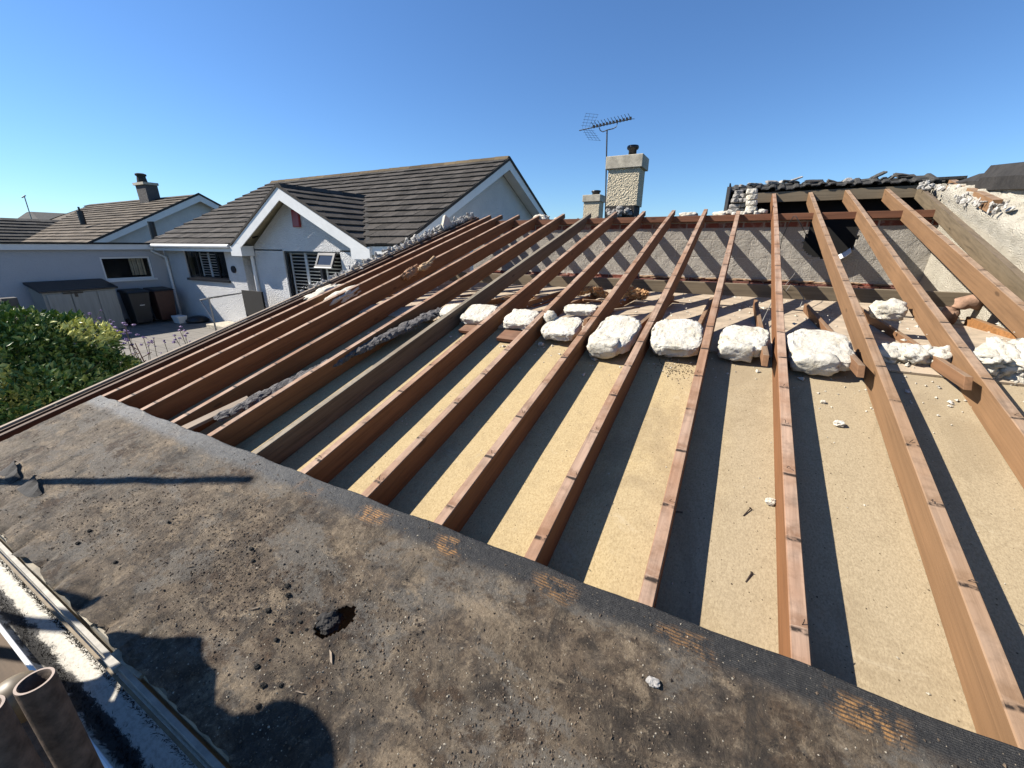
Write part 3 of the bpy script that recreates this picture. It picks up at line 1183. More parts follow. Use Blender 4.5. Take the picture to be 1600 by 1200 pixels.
# individually visible crumbs
for i, (q, r, lab) in enumerate([((1311, 662), .022, 'small white crumb on the board between the near vertical and the knotty rafter'),
                                 ((1204, 784), .020, 'white crumb against the left side of the near vertical rafter'),
                                 ((1045, 554), .03, 'small white block below the dished slab'),
                                 ((845, 538), .024, 'white cube-like crumb on the board right of the lower overlapping slab'),
                                 ((1286, 628), .013, 'tiny white crumb at the edge of the shadow right of the near vertical rafter')]):
    mb = MB()
    p = onr(q[0], q[1], K0 + r * .5)
    mb.lump((p.x, p.y, K0 + r * .55), (r, r * .8, r * .6), i + 800, 3, .35, boxy=.5)
    tag(mb.build('plaster_crumb', M_plas, M=ROOF, local=True), lab, 'plaster crumb')
# loose nails on the board
for i, (q, an, L) in enumerate([((1167, 800), 1.1, .05), ((1170, 902), 1.2, .045), ((1060, 800), .2, .03)]):
    mb = MB()
    p = onr(q[0], q[1], K0 + .004)
    d = Vector((math.cos(an), math.sin(an), .1)) * L / 2
    mb.tube([p - d, p + d], .0022, 6)
    mb.tube([p + d, p + d * 1.04], .005, 8)
    tag(mb.build('nail', nail_mat, M=ROOF, local=True), ['rusty nail lying on the board left of the near vertical rafter, upper one', 'rusty nail lying on the board left of the near vertical rafter, lower one', 'tiny nail in the shadow beside a rafter'][i], 'nail')

# short boards poking out under the slabs (left bays)
for i, (q, lab) in enumerate([((657, 493), 'short brown board end beside the rolled white lump'), ((742, 512), 'short brown board end under the flat white slab'), ((803, 524), 'short brown board end under the second flat slab')]):
    mb = MB()
    p = onr(q[0], q[1], K0 + .04)
    mb.box((p.x - .12, p.y - .07, K0 + .015), (p.x + .12, p.y + .08, K0 + .04))
    tag(mb.build('board_offcut', M_plate, M=ROOF, local=True, bevel=.002), lab, 'board offcut', 'short board ends under the white slabs')

# ------------------------------------------------------------------ insulation scraps
def fuzzy(name, lab, c, size, seed, mat, hairs=500, world=True):
    mb = MB()
    rng = random.Random(seed)
    for k in range(6):
        o = Vector((rng.uniform(-.8, .8) * size[0], rng.uniform(-.5, .5) * size[1], rng.uniform(-.3, .3) * size[2]))
        rot = Euler((rng.uniform(-.5, .5), rng.uniform(-.5, .5), rng.uniform(0, 3))).to_matrix()
        mb.lump(Vector(c) + o, (size[0] * .5, size[1] * .55, size[2] * .6), seed + k, 4, .6, M=rot, freq=2.6)
    nv = len(mb.v)
    for k in range(hairs * 5):
        p = mb.v[rng.randrange(nv)]
        d = Vector((rng.uniform(-1, 1), rng.uniform(-1, 1), rng.uniform(-.5, 1))).normalized()
        e = d.cross(Vector((.3, .5, .8))).normalized() * .0015
        mb.quad(p - e, p + e, p + d * rng.uniform(.01, .05))
    tag(mb.build(name, mat), lab, 'insulation scrap', 'scraps of orange insulation')


fuzzy('insulation_scrap', 'fluffy orange insulation scrap left of the rafter in front of the big chimney', at(922, 454, 1, 4.5), (.22, .08, .06), 1, M_fibre)
fuzzy('insulation_scrap', 'torn orange insulation flap standing in the bay under the big chimney', at(985, 458, 1, 4.5), (.16, .09, .075), 2, M_fibre)
fuzzy('insulation_scrap', 'pale orange insulation scrap in the bay left of the fluffy one', at(820, 468, 1, 4.2), (.12, .06, .03), 4, M_fibre)
# pink foam elbow at the right
mb = MB()
pp = [at(1478, 500, 1, 4.6), at(1487, 484, 1, 4.58), at(1500, 475, 1, 4.56), at(1518, 471, 1, 4.54), at(1534, 474, 1, 4.5)]
mb.tube(pp, .062, 20, True, .05)
for v in mb.v:
    v += Vector((noise.noise(v * 9), noise.noise(v * 9 + Vector((5, 0, 0))), noise.noise(v * 9 + Vector((0, 5, 0))))) * .022
tag(mb.build('foam_roll', M_pink, smooth=True), 'bent roll of brownish pink insulation in front of the binder beam at right', 'insulation roll')
# work gloves
gl = thing('work_gloves', 'pair of crumpled tan work gloves caught between two rafters near the left verge', 'gloves', M=ROOF)
g0 = onr(650, 424, .0)
mb = MB()
mb.lump((g0.x - .05, g0.y - .05, -.005), (.05, .13, .05), 5, 4, .35)
mb.tube([(g0.x - .06, g0.y + .02, .02), (g0.x - .05, g0.y + .10, .035), (g0.x - .06, g0.y + .14, .01)], .022, 10, True, .012)
mb.build('glove', simple("glove_brown", (.45, .24, .12), .8, .3, 20, .6, 60, .004), gl, local=True, smooth=True)
mb = MB()
g1 = onr(663, 416, .02)
mb.lump((g1.x, g1.y, .015), (.045, .10, .04), 9, 4, .35)
mb.tube([(g1.x + .0, g1.y + .06, .02), (g1.x + .005, g1.y + .16, .05), (g1.x, g1.y + .21, .06)], .024, 10, True, .02)
mb.tube([(g1.x + .02, g1.y + .04, .02), (g1.x + .035, g1.y + .12, .03)], .015, 10, True, .01)
mb.build('glove', simple("glove_tan", (.58, .38, .2), .8, .3, 20, .6, 60, .004), gl, local=True, smooth=True)

# ------------------------------------------------------------------ grey mortar strip lying in a bay + pale plank
mb = MB()
pa, pb = onr(690, 484, -.06), onr(345, 652, -.03)
rng = random.Random(12)
for k in range(150):
    f = k / 149
    c = pa.lerp(pb, f)
    r = .045 * (.55 + .45 * math.sin(min(1, f * 8 + .1) * 1.57)) * (1.0 - .3 * max(0, f - .85) / .15)
    mb.lump((c.x + rng.uniform(-.02, .02), c.y + rng.uniform(-.01, .01), c.z + rng.uniform(-.008, .008)), (r, r * 1.3, r * .55), k, 2, .5)
tag(mb.build('mortar_strip', M_dark_mort, M=ROOF, local=True), 'long crumbly grey mortar fillet lying in a bay left of the weathered rafter', 'mortar strip')
mb = MB()
c = onr(322, 664, -.02)
pz = onr(302, 672, -.01)
mb.hexa([(-2.86, .60, -.04), (-2.79, .60, -.04), (-2.73, 1.10, -.06), (-2.79, 1.12, -.06), (-2.86, .60, -.012), (-2.79, .60, -.016), (-2.73, 1.10, -.045), (-2.79, 1.12, -.042)])
tag(mb.build('plank_offcut', M_pale, M=ROOF, local=True, bevel=.003), 'pale split plank end under the lower end of the grey mortar strip', 'plank')
# loose slats and debris behind the slabs
rng = random.Random(31)
for i in range(9):
    mb = MB()
    x = -3.2 + i * .33 + rng.uniform(-.08, .08)
    y = rng.uniform(3.5, 4.5)
    Mx = Matrix.Translation(Vector((x, y, ZF + .05 + rng.uniform(0, .03)))) @ Euler((rng.uniform(-.12, .12), rng.uniform(-.15, .15), rng.uniform(.4, 1.5))).to_matrix().to_4x4()
    mb.box((-.2, -.018, -.008), (.2, .018, .008), Mx)
    tag(mb.build('loose_lath', [M_tie, M_pale, M_plate][i % 3], M=Mx), 'loose broken lath lying in the dark loft behind the white slabs', 'lath', 'loose laths in the loft')

# thin cables
for i, (pts, lab) in enumerate([
        ([(1228, 455, 4.7), (1236, 444, 4.72), (1245, 450, 4.7), (1256, 466, 4.7), (1250, 480, 4.5)], 'thin grey cable kinked over the binder beam by the near vertical rafter'),
        ([(1190, 505, 3.6), (1196, 492, 3.9), (1205, 474, 4.4), (1222, 452, 4.75), (1240, 430, 5.6), (1243, 425, 5.9)], 'long thin grey cable rising from the loft floor past the near vertical rafter'),
        ([(1218, 395, 5.95), (1222, 372, 5.95), (1232, 350, 5.95), (1240, 338, 5.9), (1243, 337, 5.85), (1252, 352, 5.9), (1262, 372, 5.9)], 'thin dark cable looped over the wall plate left of the hole')]):
    mb = MB()
    mb.tube([at(a, b, 1, c) for a, b, c in pts], .004, 6)
    tag(mb.build('cable', simple("grey_cable", (.30, .29, .27), .6, .2, 9) if i < 2 else M_alu, smooth=True), lab, 'cable')

# ------------------------------------------------------------------ rubble along the verge, rubble pier
def heap(name, lab, pts, rad, n, mat, seed, cat='rubble', M=None, local=False, sq=.8):
    mb = MB()
    rng = random.Random(seed)
    for k in range(n):
        f = rng.random() * (len(pts) - 1)
        i = min(int(f), len(pts) - 2)
        c = Vector(pts[i]).lerp(Vector(pts[i + 1]), f - i)
        r = rad * rng.uniform(.25, 1)
        off = Vector((rng.gauss(0, 1) * rad * .9, rng.gauss(0, 1) * rad * .9, abs(rng.gauss(0, 1)) * rad * .6))
        rot = Euler((rng.uniform(0, 3), rng.uniform(0, 3), rng.uniform(0, 3))).to_matrix()
        mb.lump(c + off, (r, r * rng.uniform(.5, 1), r * sq * rng.uniform(.4, 1)), seed + k, 2, .45, M=rot, boxy=.5)
    return tag(mb.build(name, mat, M=M, local=local), lab, cat)


heap('verge_rubble', 'long heap of broken white mortar along the left verge of the roof', [(-4.19, 2.7, -.03), (-4.20, 3.8, -.01), (-4.2, 4.6, .0), (-4.19, 5.4, .01), (-4.17, 6.25, .02)], .042, 420, M_mort2, 40, M=ROOF, local=True, sq=.5)
mb = MB()
q = ROOFI @ at(694, 352, 0, -4.2)
mb.prism([(q.x, q.y - .16, -.03), (q.x, q.y + .12, -.03), (q.x, q.y + .09, .10), (q.x, q.y + .02, .19)], (.05, .0, .02))
for v in mb.v:
    v += Vector((noise.noise(v * 11), noise.noise(v * 13), noise.noise(v * 9))) * .02
tag(mb.build('mortar_shard', M_plas, M=ROOF, local=True), 'upright pointed shard of white mortar on the left verge rubble', 'mortar shard')
heap('wall_top_rubble', 'dark brick and mortar rubble along the top of the block wall between the rafter tips', [(-4.0, 6.42, .33), (-2.5, 6.42, .33), (-.4, 6.42, .33)], .04, 200, simple("mixed_rubble", (.20, .15, .12), .95, .6, 18, .8, 50, .01), 61)

# rubble pier left of the opening
rp = thing('rubble_pier', 'ragged white and grey masonry pier at the left end of the broken opening', 'masonry pier', (0, 6.45, .3))
mb = MB()
rng = random.Random(5)
for lay in range(7):
    z = .345 + lay * .054
    x = -.225 + lay * .008
    while x < .03 - (.02 * lay if lay > 4 else 0):
        wd = rng.uniform(.035, .07)
        Mr = Euler((rng.uniform(-.1, .1), rng.uniform(-.12, .12), rng.uniform(-.3, .3))).to_matrix()
        mb.slab((x + wd, 6.46 + rng.uniform(-.03, .04), z + rng.uniform(-.006, .006)), (wd, .08, .027), rng.randrange(999), Mr, 3)
        x += wd * 1.8
mb.build('mortar', M_mort, rp)
mb = MB()
for lay in range(5):
    Mr = Euler((rng.uniform(-.05, .05), rng.uniform(-.08, .08), rng.uniform(-.2, .2))).to_matrix()
    mb.slab((.05 + rng.uniform(-.012, .012) + .012 * (2 - lay), 6.40 + rng.uniform(-.02, .01), .395 + lay * .066), (.062, .07, .034), lay + 41, Mr, 4)
for k in range(7):
    Mr = Euler((rng.uniform(-.1, .1), rng.uniform(-.1, .1), rng.uniform(-.5, .5))).to_matrix()
    mb.slab((-.26 + k * .075, 6.35 + rng.uniform(-.02, .02), .405 + rng.uniform(-.01, .02)), (rng.uniform(.035, .065), .06, .024), k + 61, Mr, 4)
mb.build('white_blocks', M_plas, rp)
mb = MB()
mb.box((-.262, 6.42, .32), (-.225, 6.62, .735))
mb.build('end_board', simple("grey_end_board", (.10, .10, .10), .8, .3, 9), rp)

# ------------------------------------------------------------------ upper opening: beam, tiles, dark attic behind
mb = MB()
mb.box((.0, 7.28, .60), (1.93, 7.33, .735))
tag(mb.build('ridge_beam', M_woodx, bevel=.003), 'grey-brown timber beam across the opening below the row of broken tiles', 'beam')
mb = MB()
mb.box((.0, 6.06, .30), (1.74, 6.11, .36))
at_ = thing('attic_shade_sheets', 'added near-black lining of the dark attic seen through the broken roof', 'attic lining', (0, 7.4, -.5))
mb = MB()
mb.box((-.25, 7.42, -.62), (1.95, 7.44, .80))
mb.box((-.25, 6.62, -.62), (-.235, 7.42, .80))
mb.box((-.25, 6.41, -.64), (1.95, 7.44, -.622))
mb.build('blackout', M_void, at_)  # near-black sheets paint the darkness of the unlit attic
# the far slope of the small roof, tiles going down behind the ridge
mb = MB()
mb.hexa([(-.28, 7.40, .80), (2.3, 7.40, .80), (2.3, 10.4, -.10), (-.28, 10.4, -.10), (-.28, 7.40, .83), (2.3, 7.40, .83), (2.3, 10.4, -.07), (-.28, 10.4, -.07)])
tag(mb.build('rear_roof_slope', M_slate), 'rear tiled slope falling away behind the broken ridge', 'roof')
# row of ridge-side tiles, each lying on the beam
GT = 'dark roof tiles in the row over the rafter tops'
ntile = 8
for i in range(ntile):
    x0 = -.26 + i * .285
    mb = MB()
    c = Vector((x0 + .15, 7.42, .822 + .006 * (i % 2)))
    Mx = Matrix.Translation(c) @ Euler((SL + random.uniform(-.09, .09), random.uniform(-.07, .07), random.uniform(-.09, .09))).to_matrix().to_4x4()
    prof = [(-.15, .0), (-.11, .0), (-.085, .022), (-.045, .022), (-.02, .0), (.06, .0), (.085, .022), (.12, .022), (.15, .004)]
    n = len(mb.v)
    for yy in (-.17, .16):
        for (px, pz) in prof:
            mb.v.append(Vector((px, yy + random.uniform(-.006, .006), pz)))
        for (px, pz) in prof:
            mb.v.append(Vector((px, yy, pz - .014)))
    m_ = len(prof)
    for k in range(m_ - 1):
        mb.f.append((n + k, n + k + 1, n + 2 * m_ + k + 1, n + 2 * m_ + k))
        mb.f.append((n + m_ + k + 1, n + m_ + k, n + 3 * m_ + k, n + 3 * m_ + k + 1))
        mb.f.append((n + k + 1, n + k, n + m_ + k, n + m_ + k + 1))
        mb.f.append((n + 2 * m_ + k, n + 2 * m_ + k + 1, n + 3 * m_ + k + 1, n + 3 * m_ + k))
    mb.f.append((n, n + 2 * m_, n + 3 * m_, n + m_))
    mb.f.append((n + m_ - 1, n + 2 * m_ - 1, n + 4 * m_ - 1, n + 3 * m_ - 1))
    o = mb.build('roof_tile', M_slate, M=Mx, local=True)
    tag(o, ['leftmost dark tile of the row, over the rubble pier', 'dark tile just left of the near vertical rafter top', 'dark tile right of the near vertical rafter top, under the heaped splinters',
            'dark tile over the gap above the wall hole', 'dark tile above the top of the tan rafter right of the hole', 'dark tile under the first tilted loose tile',
            'dark tile under the humped loose tile', 'rightmost dark tile of the row beside the black flashing'][i], 'roof tile', GT)
# broken pieces heaped on top
loose = [((1243, 280), (.10, .03, .012), (.2, -.35, .4), 'thin pale tile splinter tilted on the row, above the gap between two rafters', M_mort),
         ((1235, 284), (.12, .05, .02), (.1, .12, .2), 'dark tile splinter pointing left on the tile row', M_slate),
         ((1272, 283), (.12, .07, .014), (.3, .02, .0), 'flat black tile lying level on the tile row', M_lead),
         ((1206, 285), (.09, .05, .025), (.3, .0, .5), 'small grey rubble lump on the tile row above the near vertical rafter', M_mort),
         ((1180, 288), (.12, .05, .018), (.1, .05, .5), 'low grey rubble strip at the left of the tile row', M_mort),
         ((1374, 273), (.085, .05, .014), (.2, -.5, .3), 'loose grey tile tilted up to the right on the tile row', M_slate),
         ((1352, 283), (.13, .06, .016), (.2, -.06, .2), 'flat dark tile fragment left of the tilted tile', M_slate),
         ((1390, 279), (.06, .05, .014), (.2, -.7, .1), 'steep dark tile fragment between tilted and humped tiles', M_slate),
         ((1413, 275), (.12, .08, .025), (.3, .15, .2), 'humped brown-grey loose tile at the highest point of the row', M_tile),
         ((1408, 281), (.14, .06, .012), (.2, .05, .1), 'dark flat fragment beneath the humped tile', M_lead)]
loose += [((1300, 284), (.07, .05, .02), (.3, .3, .2), 'small brown tile chunk between the flat black tile and the rafter top', M_tile),
          ((1325, 283), (.06, .05, .03), (.5, -.4, .9), 'small grey mortar chunk above the tan rafter top', M_mort),
          ((1433, 281), (.06, .05, .03), (.5, .4, .4), 'small dark chunk right of the humped tile', M_slate),
          ((1462, 283), (.10, .05, .018), (.2, .1, -.2), 'long grey tile fragment near the right end of the row', M_slate),
          ((1160, 291), (.05, .04, .02), (.1, .2, .5), 'leftmost small rubble lump on the tile row', M_mort),
          ((1222, 286), (.04, .04, .025), (.1, .6, .5), 'small pale mortar chip left of the dark splinter', M_mort2)]
for i, (q, sz, ro_, lab, mt) in enumerate(loose):
    mb = MB()
    p = at(q[0], q[1], 1, 7.45)
    mb.lump((0, 0, 0), (sz[0], sz[1], sz[2]), i + 900, 3, .22, boxy=.85)
    Mx = Matrix.Translation(p) @ Euler(ro_).to_matrix().to_4x4()
    tag(mb.build('loose_tile', mt, M=Mx, local=True), lab, 'loose tile', 'loose broken tiles heaped on the ridge')

# ------------------------------------------------------------------ white gable wall on the right
gw = thing('gable_wall', 'cream roughcast gable wall rising at the right behind the last rafters', 'wall', (1.95, 5, -.7))
mb = MB()
XW = 1.85
prof = [(8.2, .82), (7.5, .76), (6.9, .70), (6.45, .645), (6.0, .60), (5.1, .515), (4.0, .44), (2.4, .30), (1.2, .22)]
cs = .04
ny = int((8.2 - 1.2) / cs)


def topz(y):
    for (ya, za), (yb, zb_) in zip(prof, prof[1:]):
        if ya >= y >= yb:
            return za + (zb_ - za) * (ya - y) / (ya - yb)
    return prof[-1][1]


NZ = 44
n0 = len(mb.v)
for i in range(ny + 1):
    y = 8.2 - (8.2 - 1.2) * i / ny
    zt_ = topz(y) + .012 * noise.noise(Vector((y * 8, 0, 0)))
    for j in range(NZ + 1):
        z = -1.2 + (zt_ + 1.2) * j / NZ
        roofz = -1.33 + .281 * y
        r = .02 * noise.noise(Vector((y * 3, z * 3, 0))) + .012 * noise.noise(Vector((y * 11, z * 11, 0))) + .008 * noise.noise(Vector((y * 30, z * 30, 0)))
        # rough broken band where the roof was bedded
        bnd = math.exp(-((z - roofz - .12) / .09) ** 2)
        r += bnd * (.04 * abs(noise.noise(Vector((y * 7, z * 9, 4)))) + .02 * noise.noise(Vector((y * 22, z * 22, 4))) + .02)
        ang = .15 * max(0, min(1, (y - 6.30) / .3))
        mb.v.append(Vector((XW + (.12 if z > roofz + .22 else .0) * 1 + ang - r + (.10 - .10 * (y / 6.05)) * 0, y, z)))
for i in range(ny):
    for j in range(NZ):
        q = n0 + i * (NZ + 1) + j
        mb.f.append((q, q + NZ + 1, q + NZ + 2, q + 1))
o = mb.build('render_face', M_cream, gw, smooth=True)
mb = MB()
mb.prism([(XW + .13, 8.2, -1.2), (XW + .13, 1.2, -1.2), (XW + .13, 1.2, .16), (XW + .13, 8.2, .76)], (.25, 0, 0))
mb.build('wall_core', M_cream, gw)
# black flashing over the wall top at far right
mb = MB()
ys = [6.62, 6.45, 6.25, 6.0, 5.6, 5.2, 4.8, 4.2, 3.4, 2.4]
n0 = len(mb.v)
X_ = XW + .10
sec = []
tops_px = [(1492, 286), (1510, 280), (1535, 271), (1548, 270), (1553, 258), (1600, 254), (1640, 251)]
bot_px = [(1492, 288), (1510, 290), (1535, 293), (1548, 294), (1553, 295), (1600, 293), (1640, 292)]
for (tp, bp) in zip(tops_px, bot_px):
    a_ = at(tp[0], tp[1], 0, X_ + .02)
    b2 = at(bp[0], bp[1], 0, X_)
    b2 = Vector((X_, a_.y, b2.z + (a_.y - b2.y) * .10))
    sec.append((b2, a_))
for (b2, a_) in sec:
    mb.v += [b2 + Vector((-.03, 0, -.01)), b2 + Vector((-.045, 0, (a_.z - b2.z) * .5)), a_ + Vector((-.02, 0, 0)), a_ + Vector((.30, 0, .02)), a_ + Vector((.30, 0, -.03)), b2 + Vector((.02, 0, -.01))]
for i in range(len(sec) - 1):
    for j in range(6):
        p_ = n0 + i * 6 + j
        q = n0 + i * 6 + (j + 1) % 6
        mb.f.append((p_, q, q + 6, p_ + 6))
mb.f.append(tuple(n0 + j for j in range(6)))
mb.f.append(tuple(n0 + (len(sec) - 1) * 6 + j for j in range(6))[::-1])
tag(mb.build('flashing', M_lead), 'black bituminous flashing lapped over the gable wall top at far right', 'flashing')
heap('gable_top_rubble', 'broken cream mortar along the gable wall top between the tiles and the black flashing', [(1.87, 7.4, .74), (1.86, 6.9, .66), (1.84, 6.2, .55), (1.82, 5.6, .40), (1.80, 4.9, .27)], .038, 110, M_mort2, 210, sq=.5)

# ------------------------------------------------------------------ felt over the lower roof
fx0, fx1 = -3.87, 2.3
fy0, fy1 = -.088, .715
st = .0085
nx = int((fx1 - fx0) / st)
ny = int((fy1 - fy0) / st)
mb = MB()
rxs = [r_[0] - .023 for r_ in raf] + [-4.06, 1.98]
hc = onr(527, 974, 0)
hxa = (onr(545, 957, 0) - onr(505, 995, 0))


def felt_h(x, y):
    dn = min(abs(x - q) for q in rxs)
    sag = -.016 * (1 - math.cos(min(1, dn / .19) * math.pi)) * .5
    ed = max(0, (y - .60) / .115)
    h = .0135 + sag * (.4 + .35 * ed ** 2)
    h += .0045 * noise.noise(Vector((x * 3.1, y * 3.1, 0))) + .0028 * noise.noise(Vector((x * 11, y * 11, 3))) + .0018 * noise.noise(Vector((x * 33, y * 33, 7)))
    cl = noise.noise(Vector((x * 5, y * 5, 11)))
    if cl > .1:
        h += (cl - .1) * .018 * abs(noise.noise(Vector((x * 60, y * 60, 1))))
    # long creases running with the slope
    h += .004 * math.exp(-((y - (.30 + .05 * math.sin(x * 2))) / .012) ** 2)
    # scalloped lumps over the eaves tiles
    if y < .08:
        e = (.08 - y) / .17
        am = .034 if x < -1.55 else .02
        h += e * (am * abs(math.sin((x + .05 + .05 * math.sin(x * 3)) * math.pi / .23)) ** .7 - .010 + .012 * noise.noise(Vector((x * 12, y * 14, 8))))
    # raised rim of the hole
    d = math.hypot((x - hc.x) * 1.0, (y - hc.y) * 1.0)
    h += .004 * math.exp(-((d - .07) / .03) ** 2)
    return h


def in_torn(x, y):
    u = (x - hc.x)
    v = (y - hc.y)
    c_, s_ = math.cos(R(50)), math.sin(R(50))
    a_ = u * c_ + v * s_
    b2 = -u * s_ + v * c_
    return (a_ / .066) ** 2 + (b2 / .044) ** 2 < 1 + .25 * noise.noise(Vector((x * 30, y * 30, 5)))


ids = {}
for i in range(nx + 1):
    for j in range(ny + 1):
        x = fx0 + (fx1 - fx0) * i / nx
        y = fy0 + (fy1 - fy0) * j / ny
        if j == 0:
            y += .028 * noise.noise(Vector((x * 5, 0, 0))) + .014 * noise.noise(Vector((x * 19, 0, 0)))
        if j == ny:
            y += .010 * noise.noise(Vector((x * 2.2, 5, 0)))
        xx = x
        if i == 0:
            xx += .01 * noise.noise(Vector((0, y * 6, 0))) - (.10 * max(0, .35 - y) * .0)
        ids[i, j] = len(mb.v)
        mb.v.append(Vector((xx + (.0), y, felt_h(x, y))))
for i in range(nx):
    for j in range(ny):
        x = fx0 + (fx1 - fx0) * (i + .5) / nx
        y = fy0 + (fy1 - fy0) * (j + .5) / ny
        if in_torn(x, y):
            continue
        mb.f.append((ids[i, j], ids[i + 1, j], ids[i + 1, j + 1], ids[i, j + 1]))
fo = mb.build('roofing_felt', M_felt, M=ROOF, local=True, smooth=True)
sm = fo.modifiers.new('thick', 'SOLIDIFY')
sm.thickness = .004
sm.offset = -1
tag(fo, 'dirty black bituminous roofing felt sheet covering the lower roof, torn hole near its middle', 'roofing felt')
# a fold of torn felt inside the hole
mb = MB()
mb.lump((hc.x - .040, hc.y - .002, -.010), (.040, .040, .024), 33, 5, .3, M=Euler((0, .3, .8)).to_matrix())
mb.build('torn_fold', M_lead, fo, local=True, smooth=True)
# black torn flaps at left
for i, (q, lab) in enumerate([((50, 762), 'small black torn flap of felt standing up at the left side'), ((18, 738), 'black curled edge of a tear at the far left of the felt')]):
    p = onr(q[0], q[1], .02)
    mb = MB()
    n0 = len(mb.v)
    for a_ in range(7):
        for b2 in range(4):
            u = a_ / 6
            v = b2 / 3
            mb.v.append(Vector((p.x - .10 + .22 * u, p.y - .04 + .09 * v * (1 - .5 * u), .012 + .05 * v * (math.sin(u * 2.6 + .4)) * (.7 + .3 * math.sin(u * 9)))))
    for a_ in range(6):
        for b2 in range(3):
            q_ = n0 + a_ * 4 + b2
            mb.f.append((q_, q_ + 4, q_ + 5, q_ + 1))
    o = mb.build('felt_flap', M_lead, M=ROOF, local=True)
    sm = o.modifiers.new('thick', 'SOLIDIFY')
    sm.thickness = .003
    tag(o, lab, 'felt flap')


def scatter(name, lab, mat, n, rmin, rmax, seed, clusters=None, spread=.08, elong=1.0):
    mb = MB()
    rng = random.Random(seed)
    k = 0
    while k < n:
        if clusters and rng.random() < .75:
            c = rng.choice(clusters)
            x = c[0] + rng.gauss(0, spread * 1.4)
            y = c[1] + rng.gauss(0, spread)
        else:
            x = rng.uniform(-3.8, 1.4)
            y = rng.uniform(-.06, .68)
        if noise.noise(Vector((x * 2.5, y * 2.5, seed))) < -.05 and rng.random() < .7:
            continue
        if not (-3.85 < x < 1.5 and -.08 < y < .70) or in_torn(x, y):
            continue
        r = rmin + (rmax - rmin) * rng.random() ** 3.2
        chip(mb, Vector((x, y, felt_h(x, y) + r * .35)), r, rng, .7)
        if rng.random() < .4 and elong > 1:
            for v in mb.v[-6:]:
                d = v - Vector((x, y, v.z))
                a_ = k * 1.7
                ax = Vector((math.cos(a_), math.sin(a_), 0))
                v += ax * d.dot(ax) * elong
        k += 1
    tag(mb.build(name, mat, M=ROOF, local=True), lab, name.replace('_', ' '), kind='stuff')


cl1 = [(-1.42, .33), (-1.5, .24), (-1.55, .30), (-1.28, .12), (-1.05, .12), (-.55, .18), (-.7, .38), (-2.5, .1), (-2.2, .25), (-.35, .22), (-.1, .12), (-1.9, .45), (-.45, .02), (-.2, .3), (-1.0, .5)]
scatter('brown_grit', 'brown grit and soil crumbs scattered over the felt', simple("grit_brown", (.16, .115, .075), .95, .6, 90), 11000, .0010, .0048, 21, cl1, .13)
scatter('dark_crumbs', 'black moss and soil crumbs scattered over the felt', simple("grit_dark", (.045, .032, .022), .95, .5, 90), 1500, .001, .0048, 22, cl1, .09)
scatter('pale_chips', 'pale mortar and wood chips scattered over the felt', simple("grit_pale", (.50, .44, .34), .9, .35, 90), 4200, .0008, .0036, 23, cl1, .2, .9)
# moss clods one can tell apart
clods = [(450, 917), (452, 932), (420, 955), (470, 972), (480, 985), (455, 988), (470, 958), (497, 960), (432, 1000), (402, 1042), (412, 1072), (440, 1072), (405, 1105), (393, 858), (390, 897), (396, 877), (123, 850), (140, 830), (182, 880), (265, 818)]
for i, q in enumerate(clods):
    p = onr(q[0], q[1], .008)
    mb = MB()
    r = random.uniform(.004, .009)
    mb.lump((p.x, p.y, felt_h(p.x, p.y) + r * .45), (r, r * .85, r * .65), i + 600, 3, .6, freq=3)
    tag(mb.build('moss_clod', M_moss, M=ROOF, local=True), 'small black clod of moss lying on the felt left of the torn hole', 'moss clod', 'black moss clods on the felt')
# pale splinters of wood
for i, (q, an, L, lab) in enumerate([((519, 1028), -.6, .045, 'pale yellow wood splinter just below the torn hole'),
                                     ((298, 887), .6, .035, 'thin white splinter on the felt at mid left'),
                                     ((398, 952), .7, .04, 'white splinter on a red smear near the moss clods'),
                                     ((1020, 1068), -.5, .04, 'flat grey stone flake on the felt near the bottom right'),
                                     ((470, 1083), .3, .03, 'pale hooked splinter below the moss clods')]):
    p = onr(q[0], q[1], .01)
    mb = MB()
    Mx = Matrix.Translation(Vector((p.x, p.y, felt_h(p.x, p.y) + .006))) @ Euler((.2, .1, an)).to_matrix().to_4x4()
    w0 = .0045 if i == 0 else .0022
    if i == 3:
        mb.lump(Mx @ Vector((0, 0, 0)), (.018, .011, .005), 3, 3, .4, boxy=.6)
    else:
        mb.hexa([Mx @ Vector(q) for q in ((-L / 2, -w0 * .3, -.002), (L * .3, -w0, -.002), (L / 2, 0, -.001), (-L * .2, w0, -.002), (-L / 2, -w0 * .3, .0), (L * .3, -w0, .002), (L / 2, 0, .001), (-L * .2, w0, .002))])
    tag(mb.build('splinter', M_mort if i == 3 else M_pale, M=ROOF, local=True), lab, 'splinter')

# ------------------------------------------------------------------ eaves: fascia, gutter
ev = thing('eaves_fascia', 'weathered fascia board with broken tile bedding just below the felt', 'fascia', (0, .3, -1.5))
mb = MB()
mb.box((-4.15, .268, -1.50), (2.4, .292, -1.285))
mb.build('board', simple("old_fascia", (.42, .38, .30), .8, .4, 12, .4, 40, .003), ev)
mb = MB()
rng = random.Random(8)
x = -4.1
while x < 2.3:
    L = rng.uniform(.05, .24)
    Mx = Matrix.Translation(Vector((x + L / 2, .285 + rng.uniform(-.012, .012), -1.268 + rng.uniform(-.010, .006)))) @ Euler((SL * rng.uniform(.2, 1), rng.uniform(-.03, .03), rng.uniform(-.04, .04))).to_matrix().to_4x4()
    wd2 = rng.uniform(.012, .026)
    mb.box((-L / 2, -wd2, -.006), (L / 2, .024, rng.uniform(.002, .012)), Mx)
    x += L + rng.uniform(.002, .03)
mb.build('bedding_strip', simple("bedding", (.46, .41, .32), .9, .45, 14, .6, 60, .004), ev)

